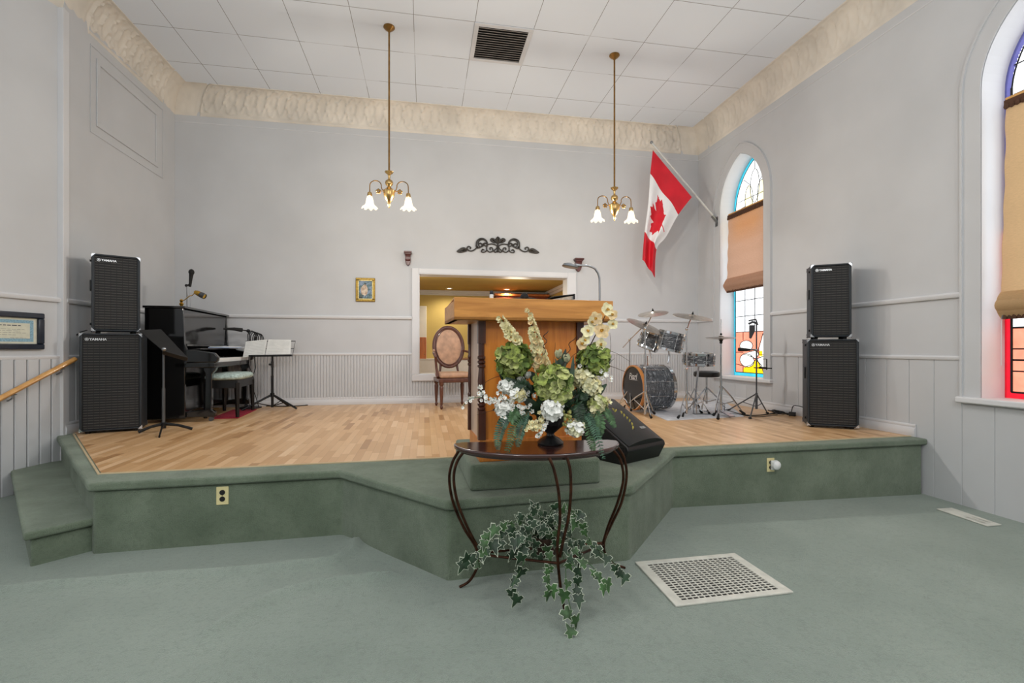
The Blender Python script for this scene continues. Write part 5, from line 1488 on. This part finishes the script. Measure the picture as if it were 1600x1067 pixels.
# bass drum pedal
o=at_s(1100,650,6.05); o=on_z(1099,647,ZM)
t=thing('bass_drum_pedal','chrome bass drum pedal on the mat in front of the stool','pedal',o,math.radians(75))
m=MB(); m.box(-.05,.05,-.13,.12,0,.008); m.build('base_plate','satin_steel',t,bevel=.002)
m=MB(); m.prism([V((-.035,-.12,.015)),V((.035,-.12,.015)),V((.03,.09,.07)),V((-.03,.09,.07))],(0,0,.006)); m.build('footboard','chrome',t,bevel=.002)
m=MB(); m.tube([(-.06,.10,.01),(-.055,.10,.19),(.055,.10,.19),(.06,.10,.01)],.007,8); m.tube([(0,.10,.19),(.0,.14,.12),(0,.16,.08)],.005,6); m.ball((0,.17,.07),.022,10); m.build('frame','chrome',t)

# ---- microphone stand by the window
o=at_s(1182,640,6.0); o.z=ZW
t=thing('microphone_stand','slim tripod microphone stand with clips in front of the far window','microphone stand',o)
for u,v in ((1139,640),(1172,653),(1199,645)):
    f=on_z(u,v,ZW+.012)-o; f.z=.012; h=V((0,0,.25)); m=MB(); m.tube([h,f],.008,8); m.tube([V((0,0,.09)),h.lerp(f,.5)],.005,6); lg=m.build('leg','grey_metal',t)
    m=MB(); m.ball(f,.016,8,(1.4,1.4,.7)); m.build('rubber_foot','black_rubber',lg)
def zz(v): return at_s(1182,v,6.0).z-ZW
def W_(u,v): p=at_s(u,v,6.0)-o; return p
m=MB(); m.cyl((0,0,.06),(0,0,.26),.014,None,12); m.cyl((0,0,.2),(0,0,zz(506)),.009,None,12); m.build('pole','grey_metal',t)
m=MB(); m.tube([W_(1170,506),W_(1176,503),W_(1183,505)],.014,8); m.tube([W_(1170,501),W_(1181,499),W_(1184,508)],.010,8); m.prism([W_(1172,508),W_(1180,508),W_(1179,519),W_(1174,529),W_(1172,528)],(0,.02,0)); m.build('phone_clamp','grey_metal',t)
m=MB(); m.tube([W_(1154,546),W_(1160,546.2),W_(1172,546.5)],[.024,.023,.014],14); m.build('microphone','black_rubber',t)
m=MB(); m.tube([W_(1172,546.5),W_(1177,546),W_(1182,547)],.010,8); m.ball((0,0,zz(547)),.02,10); m.build('clip','satin_steel',t)
m=MB(); m.tube([W_(1178,574.5),W_(1192,575),W_(1206,575.5)],.007,8); m.tube([W_(1186,574.5),W_(1198,575)],.013,8); m.tube([W_(1198,561),W_(1198,578)],.007,8); m.tube([W_(1184,561),W_(1198,561)],.003,6); m.tube([W_(1174,560),W_(1184,561)],.003,6); m.tube([W_(1174,560),W_(1174,547)],.003,6)
m.build('side_bar','black_metal',t)
# cables on the floor
def cable(label,pts,r=.006,h=.007,cat='cable',mat='black_rubber'):
    P_=[]
    for p in pts:
        q=on_z(p[0],p[1],ZW+h) if len(p)==2 else at_s(*p)
        if q.x>XR-.05:
            k_=(XR-.05)/q.x; q=V((q.x*k_,q.y*k_,q.z))
        P_.append(q)
    Q=[]
    for i in range(len(P_)-1):
        p0=P_[max(0,i-1)];p1=P_[i];p2=P_[i+1];p3=P_[min(len(P_)-1,i+2)]
        for k in range(8):
            t_=k/8; q=.5*((2*p1)+(p2-p0)*t_+(2*p0-5*p1+4*p2-p3)*t_*t_+(3*p1-p0-3*p2+p3)*t_**3); q.z=max(q.z,ZW+r); Q.append(q)
    Q.append(P_[-1]); o=V(Q[0]); m=MB(); m.tube([q-o for q in Q],r,6); ob=m.build('cable',mat); ob.location=o; tag(ob,label,cat,'cables on the stage floor'); return ob
cable('long black cable running over the wood floor from the drum mat to the right speaker',[(1130,639),(1150,645),(1175,649),(1200,647),(1222,644),(1240,646),(1236,641),(1215,637),(1200,634)])
c2=cable('coiled black cable bundle at the foot of the window microphone stand',[(1208,634),(1206,642),(1216,646),(1224,640),(1216,634),(1208,640),(1214,646),(1226,645),(1222,636),(1212,635),(1209,644),(1236,647)],.007,.02)
cable('black power cable looping up to the back of the right speaker stack',[(1236,645),(1236,639),(1239,635,5.72),(1246,634,5.6),(1254,636,5.4)],.005)
cable('thin dark cable trailing along the base of the hi-hat',[(1100,643),(1125,645),(1150,646.5),(1180,651),(1215,648)],.004)
b=on_z(1238,650,ZW+.0)
r=thing('power_adapter','small black power plug block on the floor beside the right speaker','adapter',b,.6)
m=MB(); m.box(-.022,.022,-.035,.035,0,.05); m.build('body','black_plastic',r,bevel=.006)
m=MB(); m.tube([(0,.03,.02),(0,.06,.015)],.007,8); m.build('strain_relief','black_rubber',r)
c3=cable('thin black cable hanging beside the left speaker stack',[(0,0)] and [(120,556,4.75),(117,530,4.75),(124,520,4.70),(136,516,4.65)],.005)
cable('dark cable snaking behind the two left music stands along the back wall',[(398,633),(430,634.5),(465,634),(488,632)],.006)

# ---- chandeliers
def chandelier(label,u,v,ang):
    p=on_z(u,v,ZCE); 
    t=thing('chandelier',label,'chandelier',p,math.radians(ang),'brass chandeliers over the stage')
    s_=(p.x*ST+p.y*CT)
    vb={608:268,960:293}[u]
    L=p.z-at_s(u,vb,s_).z         # ceiling to top of body
    m=MB(); m.lathe([(.0001,0),(.06,0),(.062,-.01),(.045,-.03),(.02,-.045),(.012,-.06)],n=28); m.build('canopy','old_brass',t)
    m=MB(); m.cyl((0,0,-.05),(0,0,-L),.010,None,12); m.build('rod','old_brass',t)
    k=1.0
    m=MB(); m.lathe([(.010,0),(.045,-.002),(.040,-.015),(.018,-.035),(.012,-.05),(.012,-.085),(.020,-.09),(.038,-.105),(.044,-.125),(.038,-.148),(.018,-.165),(.016,-.17),(.045,-.195),(.068,-.215),(.062,-.235),(.060,-.255),(.052,-.285),(.030,-.325),(.014,-.345),(.016,-.365),(.010,-.385),(.0001,-.41)],T(0,0,-L),28,
        wob=lambda r,z,a:(r*(1+(.10*math.cos(8*a) if z>-.02 else 0)),z)); m.build('body','brass',t)
    for q in (0,180):
        X=T(0,0,-L-.215)@RZ(q)
        m=MB(); pts=[(.055,0,0),(.075,0,.015),(.085,0,.05)]
        for i in range(11):
            a=PI-PI*i/10; pts.append((.145+.062*math.cos(a),0,.055+.055*math.sin(a)))
        pts+=[(.208,0,.02),(.208,0,-.02)]
        m.tube([X@V(p_) for p_ in pts],.0055,8)
        m.build('arm','old_brass',t)
        m=MB(); c=V((.115,0,-.005))
        for i in range(5):
            a=2*PI*i/5+.3; m.ball(X@(c+V((.018*math.cos(a),0,.018*math.sin(a)))),.013,8,(1,.5,1))
        m.tube([X@V((.06,0,-.002)),X@c],.004,6); m.build('leaf_ornament','old_brass',t)
        m=MB(); m.lathe([(.010,.0),(.022,-.008),(.026,-.03),(.024,-.05),(.0215,-.052),(.020,-.03)],X@T(.208,0,-.015),20,caps=False); m.build('shade_holder','brass',t)
        m=MB(); m.lathe([(.020,-.0),(.030,-.018),(.038,-.05),(.043,-.085),(.052,-.108),(.072,-.125),(.082,-.132),(.074,-.136)],X@T(.208,0,-.055),36,wob=lambda r,z,a:(r*(1+.10*max(0,(-z-.07)/.06)*math.cos(8*a)),z-.010*max(0,(-z-.09)/.04)*math.cos(8*a)))
        sh=m.build('lamp_shade','lit_glass',t,ang=80,clean=False)
        m=MB(); m.ball(X@V((.208,0,-.10)),.020,12,(1,1,1.3)); m.build('bulb','bulb_glow',sh)
        ld=bpy.data.lights.new('chandelier_light','POINT'); ld.energy=LAMP; ld.color=(1,.97,.92); ld.shadow_soft_size=.03
        lo=bpy.data.objects.new('chandelier_light',ld); COL.objects.link(lo)
        lo.location=Matrix.Translation(p)@RZ(ang)@X@V((.208,0,-.165))
LAMP=36
chandelier('two-armed brass chandelier with lit tulip glass shades, the left one',608,42,-4)
chandelier('two-armed brass chandelier with lit tulip glass shades, the right one near the flag',960,86,-4)

# ---- flag
po=on_x(1121.5,346,XR); 
r=thing('flag','Canadian flag hanging from a slanted white pole on the right wall','flag',po)
top=at_s(1018,222.5,7.24)-po
m=MB(); m.tube([V((-.02,0,.02)),top],.014,10); m.build('pole','flag_pole',r)
m=MB(); m.ball(top,.024,10); m.build('finial','satin_steel',r)
m=MB(); m.box(-.02,.0,-.035,.035,-.08,.07); m.tube([V((-.01,0,-.01)),V((-.01,0,-.01)).lerp(top,.08)],.024,10); m.build('wall_bracket','satin_steel',r)
sF=7.26
A=[(1020,234.5),(1015.5,272),(1012,318),(1006.5,362.5),(1003.2,406)]
B=[(1081,308),(1060.5,335),(1042,369),(1027,389),(1023.5,434)]
Ab=[0,.25,.5,.75,1.0]
def lerpl(Ls,b):
    t=b*4; k=min(3,int(t)); f=t-k; 
    p0=Ls[max(0,k-1)];p1=Ls[k];p2=Ls[k+1];p3=Ls[min(4,k+2)]
    return tuple(.5*((2*p1[i])+(p2[i]-p0[i])*f+(2*p0[i]-5*p1[i]+4*p2[i]-p3[i])*f*f+(3*p1[i]-p0[i]-3*p2[i]+p3[i])*f**3) for i in (0,1))
leafp=[(0,.40),(.07,.27),(.14,.31),(.11,.10),(.22,.20),(.25,.15),(.38,.17),(.34,.06),(.40,.02),(.20,-.14),(.23,-.21),(.02,-.18),(.02,-.38)]
leafp=leafp+[(-x,y) for x,y in leafp[::-1]]
def inleaf(x,y):
    c=False; n=len(leafp); j=n-1
    for i in range(n):
        xi,yi=leafp[i];xj,yj=leafp[j]
        if (yi>y)!=(yj>y) and x<(xj-xi)*(y-yi)/(yj-yi+1e-12)+xi: c=not c
        j=i
    return c
def fpos(a,b):
    pa=lerpl(A,b);pb=lerpl(B,b)
    t=a; fold=b*.9
    u=pa[0]*(1-t)+pb[0]*t; v=pa[1]*(1-t)+pb[1]*t
    u+= -2.2*math.sin(t*PI*3)*fold
    dy=.07*math.sin(t*PI*3.2+.3)*min(1,b*1.3)+.03*math.sin(t*9+b*5)*b
    p=at_s(u,v,sF); d=V((-ST,-CT,0)); return p+d*(dy+.02*b)-po
def fmat(a,b):
    if b<.25 or b>.75: return 0
    if inleaf((b-.5)*2.05,-(a-.5)*1.0*1.02): return 0
    return 1
m=MB(); m.grid(fpos,72,140,fmat); m.build('flag_cloth',['flag_red','flag_white'],r,ang=80,clean=False)

# ---- wall things
def onw(u,v,off=0): p=on_y(u,v,YB-off); return p
# iron scroll
def zpx(x,y): return (700+x/7.2727,365+y/7.2727)
c=onw(*zpx(565,150))
r=thing('wall_scroll','dark wrought-iron scroll ornament on the wall above the opening','wall ornament',(c.x,YB,c.z))
CO=V((c.x,YB,c.z))
def sp_(x,y,off=.02): p=onw(*zpx(x,y),0); return V((p.x-CO.x,-off,p.z-CO.z))
m=MB()
def spiral(cx,cy,r0_,r1_,a0,a1,th=.011,n=26):
    pts=[];rr=[]
    for i in range(n+1):
        t=i/n; a=math.radians(a0+(a1-a0)*t); rad=r0_+(r1_-r0_)*t
        pts.append(sp_(cx+rad*math.cos(a),cy-rad*math.sin(a))); rr.append(th*(1-.35*t))
    m.tube(pts,rr,6); m.ball(pts[-1],th*1.5,8)
def path_(P_,th=.010,taper=False):
    Q=[];P2=[sp_(*p) for p in P_]
    for i in range(len(P2)-1):
        p0=P2[max(0,i-1)];p1=P2[i];p2=P2[i+1];p3=P2[min(len(P2)-1,i+2)]
        for k in range(5):
            t=k/5; Q.append(.5*((2*p1)+(p2-p0)*t+(2*p0-5*p1+4*p2-p3)*t*t+(3*p1-p0-3*p2+p3)*t**3))
    Q.append(P2[-1]); n=len(Q); m.tube(Q,[th*(1 if not taper else (.25+1.1*math.sin(PI*i/(n-1)))) for i in range(n)],6)
for s in (-1,1):
    def X_(x): return 565+s*(565-x) if s>0 else x
    cx0=565
    def mir(P_): return [((x if s<0 else 2*cx0-x),y+(12 if s>0 else 0)*abs(565-x)/470) for x,y in P_]
    def msp(cx,cy,r0_,r1_,a0,a1,th=.011):
        if s<0: spiral(cx,cy,r0_,r1_,a0,a1,th)
        else: spiral(2*cx0-cx,cy+12*(565-cx)/470,r0_,r1_,180-a0,180-a1,th)
    msp(382,122,66,18,-20,-20+ -1*0+ 470-0 if False else 360,.011)
    msp(380,120,64,60,0,215,.012)
    path_(mir([(330,158),(300,185),(262,200),(228,190),(215,165),(232,148),(256,160),(248,178)]),.010)
    path_(mir([(216,190),(180,175),(140,190),(100,204)]),.020,True)
    path_(mir([(216,200),(170,205),(120,208),(96,204)]),.012,True)
    path_(mir([(318,130),(325,160),(350,165),(385,140),(372,112),(348,120)]),.010)
    path_(mir([(448,118),(430,145),(404,125),(418,108),(435,120)]),.009)
    path_(mir([(445,125),(437,165),(440,195)]),.009)
    path_(mir([(440,190),(415,212),(378,208),(392,180),(412,192)]),.009)
    path_(mir([(440,190),(470,212),(506,200),(500,165),(474,165),(478,190)]),.009)
    path_(mir([(455,125),(500,120),(545,135),(560,160)]),.009)
    path_(mir([(560,150),(545,175),(520,200),(540,215),(556,195)]),.009)
    path_(mir([(565,125),(545,95),(510,66),(490,76),(515,98),(540,110)]),.015,True)
path_([(565,215),(565,150),(565,110)],.012); path_([(565,120),(552,75),(565,36)],.016,True); path_([(565,120),(580,75),(565,36)],.016,True)
m.build('scrollwork','iron_scroll',r)
for x,y in ((330,150),(800,162)):
    pass
# corbels
def corbel(label,u0,u1,v0,v1):
    a=onw(u0,v0);b=onw(u1,v1); cx=(a.x+b.x)/2; w=(b.x-a.x)/2; H=a.z-b.z
    r=thing('wall_corbel',label,'wall bracket',(cx,YB,b.z),0,'small carved wall brackets')
    m=MB(); m.box(-w,w,-.11,0,H*.87,H); m.box(-w*.82,w*.82,-.095,0,H*.78,H*.87); m.build('shelf','corbel_wood',r,bevel=.004)
    m=MB(); m.prism([V((-w*.68,0,H*.78)),V((-w*.68,-.08,H*.78)),V((-w*.68,-.065,H*.62)),V((-w*.68,-.07,H*.40)),V((-w*.68,-.05,H*.32)),V((-w*.68,0,H*.32))],(w*1.36,0,0)); m.build('body','corbel_wood',r,bevel=.004)
    m=MB(); m.prism([V((-w*.72,0,H*.34)),V((w*.72,0,H*.34)),V((w*.5,0,H*.12)),V((w*.15,0,0)),V((-w*.15,0,0)),V((-w*.5,0,H*.12))],(0,-.05,0)); m.build('drop','corbel_wood',r,bevel=.005)
corbel('small dark carved wall bracket left of the opening, above the painting',631.5,643.5,394,415.5)
corbel('small dark carved wall bracket behind the gooseneck lamp',896,909.5,404.5,425)
# painting
a=onw(556,434);b=onw(586.3,471.5); cx=(a.x+b.x)/2; cz=(a.z+b.z)/2; w=(b.x-a.x)/2; h=(a.z-b.z)/2
r=thing('framed_painting','small gilt-framed painting of a pale figure, alone on the back wall','painting',(cx,YB,cz))
m=MB(); t_=.032
for q in ((-w,w,h-t_,h),(-w,w,-h,-h+t_),(-w,-w+t_,-h+t_,h-t_),(w-t_,w,-h+t_,h-t_)): m.box(q[0],q[1],-.025,0,q[2],q[3])
m.build('frame','gold_frame',r,bevel=.006)
m=MB(); w2,h2=w-t_,h-t_
for q in ((-w2,w2,h2-.010,h2),(-w2,w2,-h2,-h2+.010),(-w2,-w2+.010,-h2,h2),(w2-.010,w2,-h2,h2)): m.box(q[0],q[1],-.018,-.002,q[2],q[3])
m.build('inner_slip','pale_gold',r)
m=MB(); m.box(-w2+.01,w2-.01,-.008,-.002,-h2+.01,h2-.01); m.build('canvas','painting_canvas',r)
# certificate on the left wall
dw=(V(LK)-LF).normalized(); nw=V((dw.y,-dw.x))
def on_lw(u,v):   # intersect ray with the splayed left wall
    d=ray(u,v); p=V(LK); # solve s*d.xy = p + t*dw
    det=d.x*(-dw.y)-d.y*(-dw.x); s_=(p.x*(-dw.y)-p.y*(-dw.x))/det; return d*s_+V((0,0,ZC))
a=on_lw(65.5,490); b=on_lw(66,546); ez=a.z-b.z
cxy=V((a.x,a.y)); W=.62; rot=math.atan2(dw.y,dw.x)
mid=cxy-dw*W/2
r=thing('framed_certificate','framed certificate with blue border in a wide dark navy frame on the left wall','certificate',(mid.x,mid.y,(a.z+b.z)/2),rot)
w,h=W/2,ez/2; t_=.05
m=MB()
for q in ((-w,w,h-t_,h),(-w,w,-h,-h+t_),(-w,-w+t_,-h+t_,h-t_),(w-t_,w,-h+t_,h-t_)): m.box(q[0],q[1],-.035,0,q[2],q[3])
m.build('frame','navy_frame',r,bevel=.010,seg=3)
m=MB(); m.box(-w+t_,w-t_,-.010,-.002,-h+t_,h-t_); m.build('mount','certificate_cream',r)
w2,h2=w-t_-.028,h-t_-.018
m=MB(); m.box(-w2,w2,-.0115,-.0105,-h2,h2); bb=m.build('blue_border','certificate_blue',r)
m=MB(); m.box(-w2+.03,w2-.03,-.0128,-.0118,-h2+.028,h2-.028); pp=m.build('certificate_paper','certificate_cream',r)
m=MB(); 
for k,(x0,x1,z) in enumerate(((-.15,.13,.045),(-.18,.16,.012),(-.14,.12,-.002),(-.19,.17,-.018),(-.17,.10,-.036),(-.19,-.06,-.062),(.05,.17,-.062))):
    th=.008 if k==0 else .002
    x=x0
    while x<x1:
        L=rnd(.02,.045); m.box(x,min(x+L,x1),-.0134,-.0129,z-th/2,z+th/2); x+=L+.008
m.build('text_lines','ink',pp)
# handrail
p0=on_lw(107,561)+V((nw.x,nw.y,0))*.07; p1=on_lw(0,616.5)+V((nw.x,nw.y,0))*.07
d=(p1-p0).normalized(); p1=p1+d*.8
r=thing('handrail','varnished pine handrail sloping down the left wall on metal brackets','handrail',p0)
m=MB(); m.tube([V((0,0,0)),(p1-p0)*.5,p1-p0],.022,12,sq=1.25); m.build('rail','rail_wood',r)
for u,v in ((88.6,578),(12,618)):
    q=on_lw(u,v)+V((nw.x,nw.y,0))*.07; tt=(q-p0).dot(d); c=d*tt
    wl=c-V((nw.x,nw.y,0))*.07+V((0,0,-.075))
    m=MB(); m.tube([c+V((0,0,-.02)),c+V((0,0,-.055)),wl+V((nw.x,nw.y,0))*.03,wl],.007,8); m.cyl(wl,wl+V((nw.x,nw.y,0))*.008,.022,None,14); m.cbox(c+V((0,0,-.024)),(.03,.05,.006)); m.build('bracket','satin_steel',r)

# ---- outlets
def outlet(label,u,v,face_p0,face_p1):
    a=V(face_p0);b=V(face_p1); d=(b-a).normalized(); n=V((d.y,-d.x))
    rr=ray(u,v); det=rr.x*(-d.y)-rr.y*(-d.x); s_=(a.x*(-d.y)-a.y*(-d.x))/det; p=rr*s_+V((0,0,ZC))
    p=p+V((n.x,n.y,0))*.001
    t=thing('wall_outlet',label,'outlet',p,math.atan2(d.y,d.x),'cream outlets on the stage riser')
    m=MB(); m.box(-.036,.036,-.006,0,-.058,.058); m.build('plate','cream_plastic',t,bevel=.003)
    for z in (-.021,.021):
        m=MB(); m.cyl((0,-.006,z),(0,-.0085,z),.0165,None,20); m.build('socket','dark_void',t)
    m=MB(); m.cyl((0,-.006,0),(0,-.0075,0),.003,None,10); m.build('screw','brass',t)
    return t,p,math.atan2(d.y,d.x)
outlet('cream double outlet with dark sockets on the left stage riser',348,774,tuple(ins[0]),tuple(ins[1]))
t,p,ra=outlet('brass-edged outlet on the right stage riser holding a night light',1203.5,726,tuple(ins[4]),tuple(ins[5]))
nl=thing('night_light','round white plug-in night light in the right stage riser outlet','night light',p+V((.012,-.0,0)),ra)
m=MB(); m.box(-.022,.022,-.03,-.009,-.04,.04); m.build('body','white_plastic',nl,bevel=.008)
m=MB(); m.lathe([(.0001,.034),(.02,.032),(.036,.02),(.041,.0),(.036,-.004)],T(.012,-.03,.004)@RX(90),28); m.build('dome','white_plastic',nl)
# ---- floor grille
def quadframe(P_): 
    c=sum(P_,V((0,0,0)))/4; return c
G=[on_floor(*q,.004) for q in ((992,879),(1148,865),(1240,926),(1056,948))]
c=quadframe(G); r=thing('floor_grille','large square cream metal air return grille set in the carpet','floor grille',(c.x,c.y,c.z-.004))
def q4(u,v): 
    return (G[0].lerp(G[1],u)).lerp(G[3].lerp(G[2],u),v)-V(r.location)
fwv=.085
def strip(m,u0,u1,v0,v1,z0,z1):
    pts=[q4(u0,v0),q4(u1,v0),q4(u1,v1),q4(u0,v1)]; m.prism([V((p.x,p.y,p.z+z0)) for p in pts],(0,0,z1-z0))
m=MB(); strip(m,0,1,0,fwv,-.003,.006); strip(m,0,1,1-fwv,1,-.003,.006); strip(m,0,fwv,fwv,1-fwv,-.003,.006); strip(m,1-fwv,1,fwv,1-fwv,-.003,.006); m.build('frame','vent_metal',r,bevel=.002)
m=MB(); strip(m,fwv,1-fwv,fwv,1-fwv,-.0035,-.001); m.build('duct_shade','dark_void',r)  # flat dark sheet painted as the shade below the lattice
N=17; m=MB()
for i in range(1,N):
    t=fwv+(1-2*fwv)*i/N; w=.0052; strip(m,t-w,t+w,fwv,1-fwv,.000,.004)
for i in range(1,N):
    t=fwv+(1-2*fwv)*i/N; w=.0065; strip(m,fwv,1-fwv,t-w,t+w,.000,.0035)
m.build('lattice','vent_metal',r)
# floor register
G=[on_floor(*q,.004) for q in ((1463,795.5),(1487,794),(1565,820.5),(1543,822.5))]
c=quadframe(G); r=thing('floor_register','narrow white slotted floor register near the right wall','floor register',(c.x,c.y,c.z-.004))
m=MB(); strip(m,0,1,0,.12,-.002,.005); strip(m,0,1,.88,1,-.002,.005); strip(m,0,.15,.12,.88,-.002,.005); strip(m,.85,1,.12,.88,-.002,.005); m.build('frame','vent_metal',r,bevel=.0015)
m=MB(); strip(m,.15,.85,.12,.88,-.003,-.0005); m.build('duct_shade','dark_void',r)  # dark sheet stands in for shade under the louvres
m=MB()
for i in range(9):
    t=.52+.36*(i+.5)/9; strip(m,.15,.85,t-.008,t+.008,.0,.004)
strip(m,.45,.55,.12,.88,.0,.0045); strip(m,.15,.85,.12,.52,.0,.0042)
m.build('louvres','vent_metal',r)
# ---- ceiling vent
CVp=[on_z(u,v,ZCE) for u,v in ((743,35),(833,44),(817,101),(732,93))]
cx=sum(p.x for p in CVp)/4; cy=sum(p.y for p in CVp)/4
wx=((CVp[1].x-CVp[0].x)+(CVp[2].x-CVp[3].x))/4; wy=abs((CVp[0].y-CVp[3].y)+(CVp[1].y-CVp[2].y))/4
r=thing('ceiling_vent','square ceiling vent with brown-grey slats between the two chandeliers','ceiling vent',(cx,cy,ZCE))
m=MB(); f=.05
for q in ((-wx,wx,wy-f,wy),(-wx,wx,-wy,-wy+f),(-wx,-wx+f,-wy+f,wy-f),(wx-f,wx,-wy+f,wy-f)): m.box(q[0],q[1],q[2],q[3],-.014,0)
m.build('frame','trim_paint',r,bevel=.003)
m=MB(); m.box(-wx+f,wx-f,-wy+f,wy-f,-.002,-.0005); m.build('duct_shade','dark_void',r)  # shade behind the slats painted as a dark sheet
m=MB()
for i in range(14):
    y=-wy+f+(2*wy-2*f)*(i+.5)/14; m.cbox((0,y,-.010),(2*wx-2*f,.024,.0025),RX(28).to_3x3())
m.build('slats','vent_slat',r)

# ============================================================ CAMERA, LIGHT, RENDER
cam=bpy.data.cameras.new('camera'); co=bpy.data.objects.new('camera',cam); COL.objects.link(co)
cam.sensor_width=36; cam.lens=FP/1600*36; cam.shift_y=(HZ-533.5)/1600; cam.clip_start=.05
co.location=(0,0,ZC); co.rotation_euler=(PI/2,0,-TH); SC.camera=co
w=bpy.data.worlds.new('world'); SC.world=w; w.use_nodes=True
bg=w.node_tree.nodes['Background']; bg.inputs[0].default_value=(.945,.975,1.0,1); bg.inputs[1].default_value=1.45
sl=bpy.data.lights.new('sun','SUN'); sl.energy=3.2; sl.angle=.05; sl.color=(1,.98,.95); so=bpy.data.objects.new('sun',sl); COL.objects.link(so); so.location=(12,6,8); so.rotation_euler=V((-.80,-.38,-.46)).to_track_quat('-Z','Y').to_euler()
# unseen fill lamps behind the camera, added to brighten floor and ceiling
for x,y,e in ((-1.3,1.0,55),(2.4,1.0,55),(-1.3,-1.2,55),(2.4,-1.2,55)):
    ld=bpy.data.lights.new('rear_fill','POINT'); ld.energy=e; ld.color=(1,.97,.93); ld.shadow_soft_size=.25
    lo=bpy.data.objects.new('rear_fill',ld); COL.objects.link(lo); lo.location=(x,y,3.1)
SC.view_settings.view_transform='Standard'; SC.view_settings.look='None'; SC.view_settings.exposure=-0.04; SC.view_settings.gamma=1
SC.view_settings.use_curve_mapping=False
